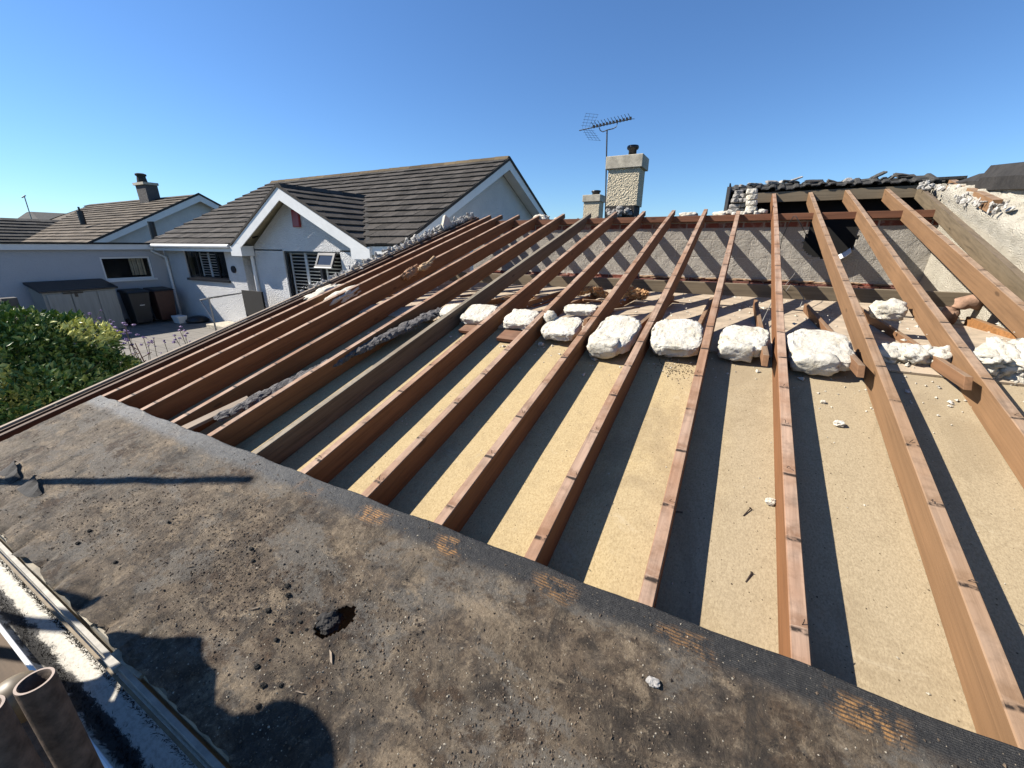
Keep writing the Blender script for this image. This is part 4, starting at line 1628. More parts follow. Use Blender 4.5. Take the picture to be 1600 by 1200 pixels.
gt = thing('gutter', 'half-round gutter stained white with a band of black moss along the eaves', 'gutter', (-1, .18, -1.4))
mb = MB()
yc, zc, rr = .180, -1.33, .066
n0 = len(mb.v)
prof = []
for k in range(19):
    a_ = math.pi + math.pi * k / 18
    prof.append((yc - rr * math.cos(a_) * -1 * -1, zc + rr * math.sin(a_) * .85))
prof = [(yc + rr * math.cos(math.pi + math.pi * k / 18), zc + .8 * rr * math.sin(math.pi + math.pi * k / 18)) for k in range(19)]
outer = [(yc + (rr + .004) * math.cos(math.pi + math.pi * k / 18), zc + .8 * (rr + .005) * math.sin(math.pi + math.pi * k / 18)) for k in range(19)]
ring = prof + outer[::-1]
m_ = len(ring)
nxs = 60
for i in range(nxs + 1):
    x = -4.3 + 6.6 * i / nxs
    for (yy, zz) in ring:
        mb.v.append(Vector((x, yy + .003 * math.sin(x * 2.1), zz)))
for i in range(nxs):
    for j in range(m_):
        p_ = n0 + i * m_ + j
        q = n0 + i * m_ + (j + 1) % m_
        mb.f.append((p_, p_ + m_, q + m_, q))
mb.build('channel', M_gut, gt, smooth=True)
mb = MB()
mb.tube([(-4.3, yc - rr - .002, zc + .003), (2.3, yc - rr - .002, zc + .003)], .0065, 8)
mb.build('outer_lip', M_white_pl, gt)
mb = MB()
mb.box((-4.3, yc + rr - .004, zc - .004), (-1.62, yc + rr + .010, zc + .014))
mb.box((-1.60, yc + rr - .003, zc - .004), (2.3, yc + rr + .011, zc + .015))
mb.box((-1.66, yc + rr - .014, zc - .003), (-1.585, yc + rr + .013, zc + .019))
mb.build('back_clip', simple("pale_clip", (.60, .57, .50), .5, .3, 20), gt)
mb = MB()
mb.box((-4.3, yc + rr - .020, zc - .006), (2.3, yc + rr - .012, zc + .002))
mb.build('inner_rail', simple("brown_rail", (.26, .19, .10), .6, .4, 20), gt)
# moss growing in the gutter
mb = MB()
rng = random.Random(17)
for k in range(12000):
    x = rng.uniform(-3.4, .3)
    if rng.random() < .62:
        yy = yc - .026 + rng.gauss(0, .010) + .012 * noise.noise(Vector((x * 6, 0, 0)))
    else:
        yy = yc + .047 + rng.gauss(0, .004)
    u = max(-.98, min(.98, (yy - yc) / rr))
    zz = zc - .8 * rr * math.sqrt(1 - u * u)
    d = Vector((rng.uniform(-1, 1), rng.uniform(-1, 1), rng.uniform(.1, 1))).normalized()
    e = d.cross(Vector((.3, .5, .8))).normalized() * rng.uniform(.0008, .002)
    p_ = Vector((x, yy, zz - .002))
    mb.quad(p_ - e, p_ + e, p_ + d * rng.uniform(.005, .018))
mb.build('moss', M_moss, gt)

# ------------------------------------------------------------------ scaffold tubes
def pipe(name, lab, top, bottom, r, wall=.0045):
    t = thing(name, lab, 'scaffold tube', bottom)
    mb = MB()
    n = 40
    b0 = len(mb.v)
    for (rad, z) in ((r, bottom[2]), (r, top[2] - .002), (r - .001, top[2]), (r - wall, top[2]), (r - wall, top[2] - .30)):
        for k in range(n):
            q = 2 * math.pi * k / n
            mb.v.append(Vector((top[0] + rad * math.cos(q), top[1] + rad * math.sin(q), z)))
    for i in range(4):
        for k in range(n):
            a_ = b0 + i * n + k
            b2 = b0 + i * n + (k + 1) % n
            mb.f.append((a_, b2, b2 + n, a_ + n))
    mb.f.append(tuple(b0 + 4 * n + k for k in range(n)))
    mb.build('tube', M_rust, t, smooth=True)
    mb = MB()
    b0 = len(mb.v)
    for rad in (r - .0006, r - wall + .0004):
        for k in range(n):
            q = 2 * math.pi * k / n
            mb.v.append(Vector((top[0] + rad * math.cos(q), top[1] + rad * math.sin(q), top[2] + .0006)))
    for k in range(n):
        a_ = b0 + k
        b2 = b0 + (k + 1) % n
        mb.f.append((a_, b2, b2 + n, a_ + n))
    mb.build('cut_rim', M_rim, t)
    return t


PT = ray(54, 1064) * .68
t1 = pipe('scaffold_tube', 'open-topped rusty scaffold tube standing at the bottom left corner', (PT.x, PT.y, PT.z), (PT.x, PT.y, -3.9), .0242)
P2 = ray(16, 1066) * .74
t2 = thing('scaffold_coupler', 'brown scaffold coupler with a domed cap behind the open tube at the left edge', 'scaffold coupler', (P2.x, P2.y, P2.z - .2))
mb = MB()
mb.tube([(P2.x, P2.y, P2.z - .9), (P2.x, P2.y, P2.z - .03)], .030, 24)
mb.build('sleeve', M_rust, t2, smooth=True)
mb = MB()
mb.lathe([(.034, -.05), (.036, -.01), (.031, .008), (.016, .018), (.004, .021)], (P2.x, P2.y, P2.z - .02), 24)
mb.build('cap', simple("cap_brass", (.22, .17, .10), .5, .4, 30), t2, smooth=True)
P3 = ray(-30, 1112) * .60
pipe('scaffold_tube', 'second scaffold tube cut by the left edge of the picture, below the coupler', (P3.x, P3.y, P3.z), (P3.x, P3.y, -3.9), .0242)
# ledger tube and boards of the scaffold under the eaves (outside, low); dark board colour stands in for shade
mb = MB()
mb.tube([(-4.9, -.22, -1.64), (2.6, -.22, -1.64)], .0242, 16)
tag(mb.build('scaffold_ledger', M_rust, smooth=True), 'horizontal scaffold ledger running below the gutter', 'scaffold ledger')
for i in range(3):
    mb = MB()
    mb.box((-4.9, -.20 - i * .24, -1.615 - .002 * i), (2.6, (.18 if i == 0 else .03 - i * .24), -1.578))
    tag(mb.build('scaffold_board', simple("scaffold_plank", (.16, .11, .07), .85, .35, 5, .4, 40, .003, stretch=(.3, 4, 4))), ['scaffold board nearest the gutter', 'middle scaffold board below the gutter', 'outer scaffold board below the gutter'][i], 'scaffold board', 'scaffold boards below the eaves')
# tall standard at the roof corner, outside the picture on the left: casts the long thin shadow on the felt
tip = ROOF @ onr(390, 749, .01)
tt = 2.45
tp = tip + Vector((1.0, .375, -.90)) * -tt
pipe('scaffold_standard', 'tall scaffold standard at the left roof corner whose thin shadow lies across the felt', (tp.x, tp.y, tp.z), (tp.x, tp.y, -3.9), .0242)

tip = ROOF @ onr(157, 943, .01)
tp = tip + Vector((1.0, .375, -.90)) * -1.75
pipe('scaffold_standard', 'shorter scaffold standard beyond the left edge whose pointed shadow crosses the gutter', (tp.x, tp.y, tp.z), (tp.x, tp.y, -3.9), .0242)

# ------------------------------------------------------------------ person standing on the scaffold (outside the frame, shadow on the felt)
def person(base, face, lab):
    t = thing('person', lab, 'person', base)
    Rz = Matrix.Rotation(face, 4, 'Z')
    P = {
        'pelvis': ((0, 0, .95), .15), 'waist': ((0, .0, 1.10), .14), 'chest': ((0, .02, 1.35), .19), 'neck': ((0, .03, 1.48), .065), 'head0': ((0, .05, 1.56), .075), 'head': ((0, .05, 1.64), .10), 'top': ((0, .05, 1.72), .075),
        'shL': ((-.19, .02, 1.39), .12), 'elL': ((-.20, .0, 1.14), .06), 'wrL': ((-.08, .22, 1.10), .034),
        'shR': ((.19, .02, 1.39), .12), 'elR': ((.20, .0, 1.14), .06), 'wrR': ((.08, .22, 1.10), .034),
        'hipL': ((-.10, 0, .88), .10), 'knL': ((-.12, .04, .50), .065), 'anL': ((-.12, -.02, .09), .045), 'toL': ((-.13, .14, .03), .035),
        'hipR': ((.10, 0, .88), .10), 'knR': ((.12, .04, .50), .065), 'anR': ((.12, -.02, .09), .045), 'toR': ((.13, .14, .03), .035)}
    E_ = [('pelvis', 'waist'), ('waist', 'chest'), ('chest', 'neck'), ('neck', 'head0'), ('head0', 'head'), ('head', 'top'), ('chest', 'shL'), ('shL', 'elL'), ('elL', 'wrL'), ('chest', 'shR'), ('shR', 'elR'), ('elR', 'wrR'),
          ('pelvis', 'hipL'), ('hipL', 'knL'), ('knL', 'anL'), ('anL', 'toL'), ('pelvis', 'hipR'), ('hipR', 'knR'), ('knR', 'anR'), ('anR', 'toR')]
    for sd_, sg in (('L', 1), ('R', -1)):
        w0 = Vector(P['wr' + sd_][0])
        P['pa' + sd_] = (tuple(w0 + Vector((sg * .01, .06, .01))), .03)
        E_.append(('wr' + sd_, 'pa' + sd_))
        for k in range(4):
            a_ = tuple(w0 + Vector((sg * .01 + (k - 1.5) * .019, .10, .015)))
            b2 = tuple(w0 + Vector((sg * .015 + (k - 1.5) * .02, .135 - abs(k - 1.5) * .006, .0)))
            P['f%s%d' % (sd_, k)] = (a_, .009)
            P['g%s%d' % (sd_, k)] = (b2, .008)
            E_ += [('pa' + sd_, 'f%s%d' % (sd_, k)), ('f%s%d' % (sd_, k), 'g%s%d' % (sd_, k))]
        P['th' + sd_] = (tuple(w0 + Vector((sg * .045, .07, .02))), .010)
        E_.append(('pa' + sd_, 'th' + sd_))
    names = list(P)
    me = bpy.data.meshes.new('body')
    me.from_pydata([tuple((Rz @ Vector(P[n][0]))) for n in names], [(names.index(a_), names.index(b2)) for a_, b2 in E_], [])
    o = bpy.data.objects.new('body', me)
    C.objects.link(o)
    o.parent = t
    me.materials.append(simple("worker_skin", (.45, .28, .2), .6, .1, 9))
    sk = o.modifiers.new('skin', 'SKIN')
    for i, n in enumerate(names):
        me.skin_vertices[0].data[i].radius = (P[n][1], P[n][1])
    me.skin_vertices[0].data[0].use_root = True
    sb = o.modifiers.new('sub', 'SUBSURF')
    sb.levels = 1
    sb.render_levels = 2
    WM[o.name] = WM[t.name]
    # jacket, trousers, cap and hair as pieces of clothing
    def cloth(nm, keys, edges, grow, col):
        m2 = bpy.data.meshes.new(nm)
        m2.from_pydata([tuple(Rz @ Vector(P[k][0])) for k in keys], [(keys.index(a_), keys.index(b2)) for a_, b2 in edges], [])
        o2 = bpy.data.objects.new(nm, m2)
        C.objects.link(o2)
        o2.parent = t
        m2.materials.append(simple(nm + "_cloth", col, .9, .2, 12, .5, 30, .01))
        o2.modifiers.new('skin', 'SKIN')
        for i, k in enumerate(keys):
            m2.skin_vertices[0].data[i].radius = (P[k][1] + grow, P[k][1] + grow)
        m2.skin_vertices[0].data[0].use_root = True
        s2 = o2.modifiers.new('sub', 'SUBSURF')
        s2.levels = 1
        s2.render_levels = 2
    cloth('jacket', ['pelvis', 'waist', 'chest', 'shL', 'elL', 'shR', 'elR'], [('pelvis', 'waist'), ('waist', 'chest'), ('chest', 'shL'), ('shL', 'elL'), ('chest', 'shR'), ('shR', 'elR')], .03, (.04, .05, .08))
    cloth('trousers', ['pelvis', 'hipL', 'knL', 'anL', 'hipR', 'knR', 'anR'], [('pelvis', 'hipL'), ('hipL', 'knL'), ('knL', 'anL'), ('pelvis', 'hipR'), ('hipR', 'knR'), ('knR', 'anR')], .02, (.06, .055, .05))
    mb = MB()
    hp = Rz @ Vector((0, .05, 1.70)) + Vector(base)
    mb.lathe([(.118, 0), (.118, .02), (.11, .06), (.085, .10), (.04, .125), (.005, .13)], hp, 20)
    mb.build('cap', simple("cap_cloth", (.05, .05, .05), .9, .2, 9), t, smooth=True)


person((-2.40, -.30, -1.575), R(-40), 'roofer in a dark jacket and cap standing on the scaffold boards by the gutter')

# ------------------------------------------------------------------ building body under the roof, rear flat roof and chimneys
mb = MB()
mb.box((-4.08, .29, -3.9), (2.35, .31, -1.50))
mb.box((-4.08, .31, -3.9), (-4.06, 6.1, -1.45))
mb.prism([(-4.06, .31, -1.45), (-4.06, 6.1, -1.45), (-4.06, 6.1, .18), (-4.06, .31, -1.40)], (-.02, 0, 0))
tag(mb.build('bungalow_wall', M_wallw), 'white rendered outer wall of the bungalow below the stripped roof', 'wall')
mb = MB()
mb.box((-4.2, 6.42, -.25), (-.30, 11.5, -.10))
tag(mb.build('rear_flat_roof', M_lead), 'black flat roof behind the block wall carrying the chimneys', 'roof')
mb = MB()
mb.box((-4.1, 6.44, -3.9), (-.35, 11.4, -.25))
tag(mb.build('rear_wall_block', M_wallw), 'rendered rear wing under the black flat roof', 'wall')

ch = thing('chimney', 'large pebbledashed chimney with a broad concrete cap and a black pot', 'chimney', (-2.35, 9.2, -.1))


def frustum(mb, x0, x1, y0, y1, z0, z1, t0=0):
    mb.hexa([(x0 + t0, y0 + t0, z0), (x1 - t0, y0 + t0, z0), (x1 - t0, y1 - t0, z0), (x0 + t0, y1 - t0, z0), (x0, y0, z1), (x1, y0, z1), (x1, y1, z1), (x0, y1, z1)])


CY = 8.6
a_ = at(947, 262, 1, CY)
b2 = at(1004, 247, 1, CY)
c2 = at(1000, 318, 1, CY)
cxa, cxb = at(946, 262, 1, CY).x, at(1003, 254, 1, CY).x
ztop = at(975, 242, 1, CY).z
zcap = at(975, 262, 1, CY).z
zbot = at(975, 321, 1, CY).z
W_ = cxb - cxa
mb = MB()
nz = 40
nxx = 40
faces = [((cxa + .05, CY + .04), (cxb - .04, CY + .04)), ((cxb - .04, CY + .04), (cxb - .04, CY + W_ * .8)), ((cxb - .04, CY + W_ * .8), (cxa + .05, CY + W_ * .8)), ((cxa + .05, CY + W_ * .8), (cxa + .05, CY + .04))]
for fi, (p0, p1) in enumerate(faces):
    n0 = len(mb.v)
    nrm = Vector((p1[1] - p0[1], -(p1[0] - p0[0]), 0)).normalized()
    for i in range(nxx + 1):
        for j in range(nz + 1):
            f = i / nxx
            z = zbot + (zcap - zbot) * j / nz
            x = p0[0] + (p1[0] - p0[0]) * f
            y = p0[1] + (p1[1] - p0[1]) * f
            r = 0
            if 0 < i < nxx and fi in (0, 2, 3):
                r = .007 * noise.noise(Vector((x * 34 + y * 34, z * 34, fi * 7))) + .007 * noise.noise(Vector((x * 55 + y * 50, z * 55, fi)))
            mb.v.append(Vector((x, y, z)) + nrm * r)
    for i in range(nxx):
        for j in range(nz):
            q = n0 + i * (nz + 1) + j
            mb.f.append((q, q + nz + 1, q + nz + 2, q + 1))
mb.build('stack', M_pebble, ch)
mb = MB()
frustum(mb, cxa, cxb + .01, CY, CY + W_ * .86, zcap - .004, ztop)
mb.build('cap', M_conc, ch, bevel=.01)
mb = MB()
mb.box((cxa + .06, CY + .03, -.1), (cxb - .07, CY + W_ * .78, zbot + .002))
mb.build('flashed_base', simple("sooty_base", (.035, .033, .03), .9, .7, 9, 1, 30, .02), ch)
px_ = (cxa + cxb) / 2 + .07
mb = MB()
mb.lathe([(.115, 0), (.11, .02), (.075, .045)], (px_, CY + .35, ztop), 20)
mb.build('flaunching', M_conc, ch)
mb = MB()
mb.lathe([(.075, .03), (.075, .13), (.10, .145), (.112, .165), (.112, .19), (.10, .21), (.06, .215)], (px_, CY + .35, ztop), 20)
mb.build('pot', M_black_pl, ch, smooth=True)
mb = MB()
for k in range(26):
    mb.lump((random.uniform(cxa + .1, cxb - .1), CY - .0 + random.uniform(-.06, .04), zbot - .12 + random.uniform(-.05, .09)), (.05, .05, .04), k + 400, 2, .5)
mb.build('rubble', M_mort, ch)

c3 = thing('chimney', 'small pebbledashed chimney with a square concrete cap, left of the large one', 'chimney', (-3.6, 11, -.1))
SY = 10.6
xa, xb = at(910, 310, 1, SY).x, at(938, 310, 1, SY).x
zt_, zc_ = at(924, 304, 1, SY).z, at(924, 315, 1, SY).z
mb = MB()
mb.box((xa, SY, zc_), (xb, SY + .45, zt_))
mb.build('cap', M_conc, c3, bevel=.01)
mb = MB()
mb.box((xa + .03, SY + .03, -.10), (xb - .03, SY + .42, zc_ + .001))
mb.build('stack', M_pebble, c3)
mb = MB()
mb.lathe([(.10, 0), (.09, .05), (.115, .075), (.115, .10), (.09, .11)], ((xa + xb) / 2 + .05, SY + .2, zt_), 18)
mb.build('pot', M_black_pl, c3, smooth=True)

# aerial on its mast
ae = thing('tv_aerial', 'rooftop television aerial on a thin mast left of the large chimney', 'aerial', at(945, 335, 1, CY))
AY = CY + .1
P = lambda x, y, dy=0: at(x, y, 1, AY + dy)
mb = MB()
mb.tube([P(945.5, 345), P(948.5, 203)], .014, 8)
mb.build('mast', M_alu, ae)
mb = MB()
mb.tube([P(905, 204), P(985, 186)], .009, 6)
mb.tube([P(936, 199), P(938, 204), P(942, 206), (P(949, 203)), P(958, 201), P(963, 198), P(965, 192)], .009, 6)
mb.build('boom', M_alu, ae)
mb = MB()
for k in range(12):
    f = .30 + .7 * k / 11
    c = P(905, 204).lerp(P(985, 186), f)
    mb.tube([c + Vector((-.03, -.10, .07)), c + Vector((.01, 0, 0)), c + Vector((.05, .10, .02))], .005, 5)
    mb.box(c - Vector((.018, .018, .012)), c + Vector((.018, .018, .035)))
mb.build('directors', M_alu, ae)
for (base_, tip_) in (((917, 200), (925, 178)), ((917, 201), (929, 219))):
    mb = MB()
    A0, A1 = P(*base_), P(*tip_)
    for off in (-.11, -.04, .04, .11):
        mb.tube([A0 + Vector((off * .5, off, 0)), A1 + Vector((off * .7, off, 0))], .0022, 4)
    for k in range(5):
        c = A0.lerp(A1, .15 + .85 * k / 4)
        mb.tube([c + Vector((-.085, -.13, -.01)), c + Vector((.085, .13, .01))], .0022, 4)
    mb.build('reflector', M_alu, ae)

# ------------------------------------------------------------------ neighbour houses
def tiled(mb, o, u, v, L, H, nrm, gauge=.33, tw=.33, seed=0, th=.03, clip=None):
    """courses of lapped flat tiles; o lower left, u along the eave, v up the slope"""
    o, u, v, nrm = Vector(o), Vector(u), Vector(v), Vector(nrm)
    rng = random.Random(seed)
    rows = int(round(H / gauge))
    g = H / rows
    for r_ in range(rows):
        cols = int(round(L / tw))
        t_ = L / cols
        off = (r_ % 2) * .5
        for c in range(-1 if off else 0, cols):
            x0 = max(0, (c + off) * t_ + .004)
            x1 = min(L, (c + 1 + off) * t_ - .004)
            if x1 <= x0 + .02:
                continue
            if clip and clip((x0 + x1) / 2, (r_ + .5) * g):
                continue
            y0, y1 = r_ * g - .012, (r_ + 1) * g + .01
            j = rng.uniform(-.005, .006)
            jy = rng.uniform(-.008, .008)
            lo = th + j
            hi = .004
            P_ = lambda x, y, k: o + u * x + v * y + nrm * k
            mb.hexa([P_(x0, y0 + jy, -.01), P_(x1, y0 + jy, -.01), P_(x1, y1, -.02), P_(x0, y1, -.02), P_(x0, y0 + jy, lo), P_(x1, y0 + jy, lo), P_(x1, y1, hi), P_(x0, y1, hi)])


def wallpanel(mb, o, u, v, L, H, holes, n, reveal=.12):
    """flat wall with rectangular openings and reveals; n = outward"""
    o, u, v, n = Vector(o), Vector(u), Vector(v), Vector(n)
    us = sorted({0, L, *[h[0] for h in holes], *[h[1] for h in holes]})
    vs = sorted({0, H, *[h[2] for h in holes], *[h[3] for h in holes]})
    P_ = lambda a, b, k=0: o + u * a + v * b - n * k
    for i in range(len(us) - 1):
        for j in range(len(vs) - 1):
            cx, cy = (us[i] + us[i + 1]) / 2, (vs[j] + vs[j + 1]) / 2
            if any(h[0] < cx < h[1] and h[2] < cy < h[3] for h in holes):
                continue
            mb.quad(P_(us[i], vs[j]), P_(us[i + 1], vs[j]), P_(us[i + 1], vs[j + 1]), P_(us[i], vs[j + 1]))
    for h in holes:
        a, b, c, d_ = h
        mb.quad(P_(a, c), P_(a, c, reveal), P_(a, d_, reveal), P_(a, d_))
        mb.quad(P_(b, c), P_(b, d_), P_(b, d_, reveal), P_(b, c, reveal))
        mb.quad(P_(a, d_), P_(a, d_, reveal), P_(b, d_, reveal), P_(b, d_))
        mb.quad(P_(a, c), P_(b, c), P_(b, c, reveal), P_(a, c, reveal))


def window(parent, o, u, v, n, w_, h_, mull=(), frame=.06, dep=.07, mat=None, louvre=None, glassmat=None):
    """framed window whose outer face lies dep behind the wall face"""
    o, u, v, n = Vector(o) - Vector(n) * dep, Vector(u), Vector(v), Vector(n)
    mat = mat or M_frame
    P_ = lambda a, b, k=0: o + u * a + v * b + n * k
    mb = MB()

    def bar(a0, a1, b0, b1, k0=-.03, k1=.02):
        mb.hexa([P_(a0, b0, k0), P_(a1, b0, k0), P_(a1, b0, k1), P_(a0, b0, k1), P_(a0, b1, k0), P_(a1, b1, k0), P_(a1, b1, k1), P_(a0, b1, k1)])
    bar(0, frame, 0, h_)
    bar(w_ - frame, w_, 0, h_)
    bar(frame, w_ - frame, 0, frame)
    bar(frame, w_ - frame, h_ - frame, h_)
    for m0 in mull:
        bar(m0 - frame * .6, m0 + frame * .6, frame, h_ - frame, -.03, .018)
    f = mb.build('window', mat, parent)
    mb = MB()
    mb.quad(P_(frame * .5, frame * .5, -.005), P_(w_ - frame * .5, frame * .5, -.005), P_(w_ - frame * .5, h_ - frame * .5, -.005), P_(frame * .5, h_ - frame * .5, -.005))
    mb.build('pane', glassmat or M_glass_clear, f)
    # room behind
    mb = MB()
    mb.quad(P_(-.1, -.1, -.35), P_(w_ + .1, -.1, -.35), P_(w_ + .1, h_ + .1, -.35), P_(-.1, h_ + .1, -.35))
    mb.build('room_backing', M_void, f)
    if louvre:
        mb = MB()
        for (a, b, s_) in louvre:
            c0, c1 = a, b
            mb.hexa([P_(c0, .06, -.12), P_(c0 + .05, .06, -.12), P_(c0 + .05, .06, -.09), P_(c0, .06, -.09), P_(c0, h_ - .06, -.12), P_(c0 + .05, h_ - .06, -.12), P_(c0 + .05, h_ - .06, -.09), P_(c0, h_ - .06, -.09)])
            mb.hexa([P_(c1 - .05, .06, -.12), P_(c1, .06, -.12), P_(c1, .06, -.09), P_(c1 - .05, .06, -.09), P_(c1 - .05, h_ - .06, -.12), P_(c1, h_ - .06, -.12), P_(c1, h_ - .06, -.09), P_(c1 - .05, h_ - .06, -.09)])
            z = .10
            while z < h_ - .10:
                mb.hexa([P_(c0 + .05, z, -.14), P_(c1 - .05, z, -.14), P_(c1 - .05, z + .02, -.085), P_(c0 + .05, z + .02, -.085),
                         P_(c0 + .05, z + .01, -.14), P_(c1 - .05, z + .01, -.14), P_(c1 - .05, z + .03, -.085), P_(c0 + .05, z + .03, -.085)])
                z += s_
        mb.build('shutter', M_white_pl, f)
    return f


M_glass_clear, _t, _b = newmat("clear_glass")
_b.inputs['Base Color'].default_value = (.9, .93, .95, 1)
_b.inputs['Roughness'].default_value = .03
_b.inputs['Transmission Weight'].default_value = 1.0
_b.inputs['IOR'].default_value = 1.2

GZ = -2.38
T26 = math.tan(R(26.5))
s26, c26 = math.sin(R(26.5)), math.cos(R(26.5))
# main neighbour: verge X=-6.15, left end X=-16.9; eave Y 6.7 Z 0; ridge Y 11.4 Z 2.345
EX0, EX1, EY, RYm, RZ = -16.95, -6.15, 6.70, 11.40, 2.345
nh = thing('bungalow', 'white rendered bungalow with brown tiled roof, front gable and long grey side gable', 'house', (-11, 9, GZ))
AX, AZ = at(436, 290, 1, EY).x, at(436, 290, 1, EY).z
GL, GRt = -12.05, -7.10


def porch(X):
    if X < GL or X > GRt:
        return -9
    return (X - GL) / (AX - GL) * AZ if X < AX else (GRt - X) / (GRt - AX) * AZ


def clipM(x, y):
    return y * s26 < porch(EX0 + x) - .10


mb = MB()
SLn = math.hypot(RYm - EY, RZ)
tiled(mb, (EX0, EY - .03, -.0), (1, 0, 0), (0, c26, s26), EX1 - EX0, SLn, (0, -s26, c26), .345, .33, 1, .042, clipM)
tiled(mb, (EX1, 2 * RYm - EY, -.0), (-1, 0, 0), (0, -c26, s26), EX1 - EX0, SLn, (0, s26, c26), .345, .6, 2, .035)
rf = mb.build('roof', M_tile, nh)
mb = MB()
x = EX0
while x < EX1 - .05:
    L = min(.45, EX1 - x)
    mb.hexa([(x + .004, RYm - .13, RZ - .03), (x + L - .004, RYm - .13, RZ - .03), (x + L - .004, RYm + .13, RZ - .03), (x + .004, RYm + .13, RZ - .03),
             (x + .004, RYm - .05, RZ + .055 + random.uniform(0, .01)), (x + L - .004, RYm - .05, RZ + .055), (x + L - .004, RYm + .05, RZ + .055), (x + .004, RYm + .05, RZ + .055)])
    x += L
mb.build('ridge', mat_tile("lichen_ridge", (.13, .10, .07), (.22, .17, .10), (.36, .26, .12)), rf)
# roof underlay so nothing shows between tiles
mb = MB()
kz = -.035
PYv = EY + AZ / T26
for poly in ([(EX0 + .02, EY), (GL, EY), (GL, RYm), (EX0 + .02, RYm)], [(GL, EY), (AX, PYv), (AX, RYm), (GL, RYm)], [(AX, PYv), (GRt, EY), (GRt, RYm), (AX, RYm)], [(GRt, EY), (EX1 - .02, EY), (EX1 - .02, RYm), (GRt, RYm)]):
    mb.quad(*[(a_, b2, (b2 - EY) * T26 + kz) for a_, b2 in poly])
mb.quad((EX0 + .02, RYm, RZ + kz), (EX1 - .02, RYm, RZ + kz), (EX1 - .02, 2 * RYm - EY, kz), (EX0 + .02, 2 * RYm - EY, kz))
mb.build('roof_deck', M_void, nh)
# barge boards on the right-hand verge (face +X)
XB = EX1 - .02
for sgn, nm in ((1, 'a'), (-1, 'b')):
    y0 = EY - .05 if sgn == 1 else 2 * RYm - EY + .05
    mb = MB()
    dz = .26
    mb.prism([(XB, y0, -.27 + .05), (XB, y0, -.03), (XB, RYm, RZ - .03), (XB, RYm, RZ - .03 - dz)] if sgn == 1 else [(XB, y0, -.03), (XB, y0, -.22), (XB, RYm, RZ - .03 - dz), (XB, RYm, RZ - .03)], (.025, 0, 0))
    mb.build('barge_board', M_white_pl, nh)
    mb = MB()
    mb.prism([(XB + .03, y0, -.06), (XB + .03, y0, .015), (XB + .03, RYm, RZ + .03), (XB + .03, RYm, RZ - .05)] if sgn == 1 else [(XB + .03, y0, .015), (XB + .03, y0, -.06), (XB + .03, RYm, RZ - .05), (XB + .03, RYm, RZ + .03)], (.02, 0, 0))
    mb.build('verge_tile_edge', M_tile, nh)
# gable end wall facing +X, set back under the verge
XG = EX1 - .38
mb = MB()
mb.prism([(XG, EY + .33, GZ), (XG, 2 * RYm - EY - .33, GZ), (XG, 2 * RYm - EY - .33, -.04), (XG, RYm, RZ - .22), (XG, EY + .33, -.04)], (-.2, 0, 0))
mb.build('gable_wall', M_wallw, nh)
# soffit of the verge
mb = MB()
for (ya, za, yb, zb_) in ((EY, -.10, RYm, RZ - .10), (2 * RYm - EY, -.10, RYm, RZ - .10)):
    mb.hexa([(XG, ya, za - .10), (XB, ya, za - .10), (XB, yb, zb_ - .10), (XG, yb, zb_ - .10), (XG, ya, za - .08), (XB, ya, za - .08), (XB, yb, zb_ - .08), (XG, yb, zb_ - .08)])
mb.build('verge_soffit', M_white_pl, nh)

# front facade, left part (Y = 7.0) with window
FY = 7.0
wl = at(286, 391, 1, FY)
wr = at(349, 391, 1, FY)
wb = at(303, 434, 1, FY)
fx0_, fx1_ = -16.62, at(378, 400, 1, FY).x
mb = MB()
HH_ = -.16 - GZ
hole = (wl.x - fx0_, wr.x - fx0_, wb.z - GZ, HH_ - .02)
wallpanel(mb, (fx0_, FY, GZ), (1, 0, 0), (0, 0, 1), fx1_ - fx0_, HH_, [hole], (0, -1, 0), .14)
# return of the projecting part and recess
RY2 = FY + .75
mb.quad((fx1_, FY, GZ), (fx1_, RY2, GZ), (fx1_, RY2, -.16), (fx1_, FY, -.16))
mb.quad((fx1_, RY2, GZ), (-10.9, RY2, GZ), (-10.9, RY2, -.16), (fx1_, RY2, -.16))
mb.quad((fx0_, FY, GZ), (fx0_, FY, -.16), (fx0_, 12, -.16), (fx0_, 12, GZ))
mb.build('front_wall', M_wallw, nh)
ww = wr.x - wl.x
wh = hole[3] - hole[2]
window(nh, (wl.x, FY, wb.z), (1, 0, 0), (0, 0, 1), (0, -1, 0), ww, wh, (ww * .27, ww * .76), .05, .05, M_frame, [(ww * .30, ww * .52, .075), (ww * .52, ww * .73, .075)])
mb = MB()
mb.box((wl.x - .05, FY - .06, wb.z - .07), (wr.x + .05, FY + .02, wb.z))
mb.build('window_sill', M_frame, nh)
mb = MB()
c = at(366, 421, 1, FY)
mb.tube([(c.x, FY - .04, c.z), (c.x, FY + .005, c.z)], .10, 20)
mb.build('wall_plaque', M_black_pl, nh)
# black panel of the recess
mb = MB()
a_ = at(378, 462, 1, FY + .3)
gA, gB = at(379, 458, 1, 6.50), at(409, 456, 1, 6.50)
mb.box((gA.x, 6.48, GZ), (gB.x, 6.53, gB.z))
mb.build('black_gate_panel', M_void, nh)
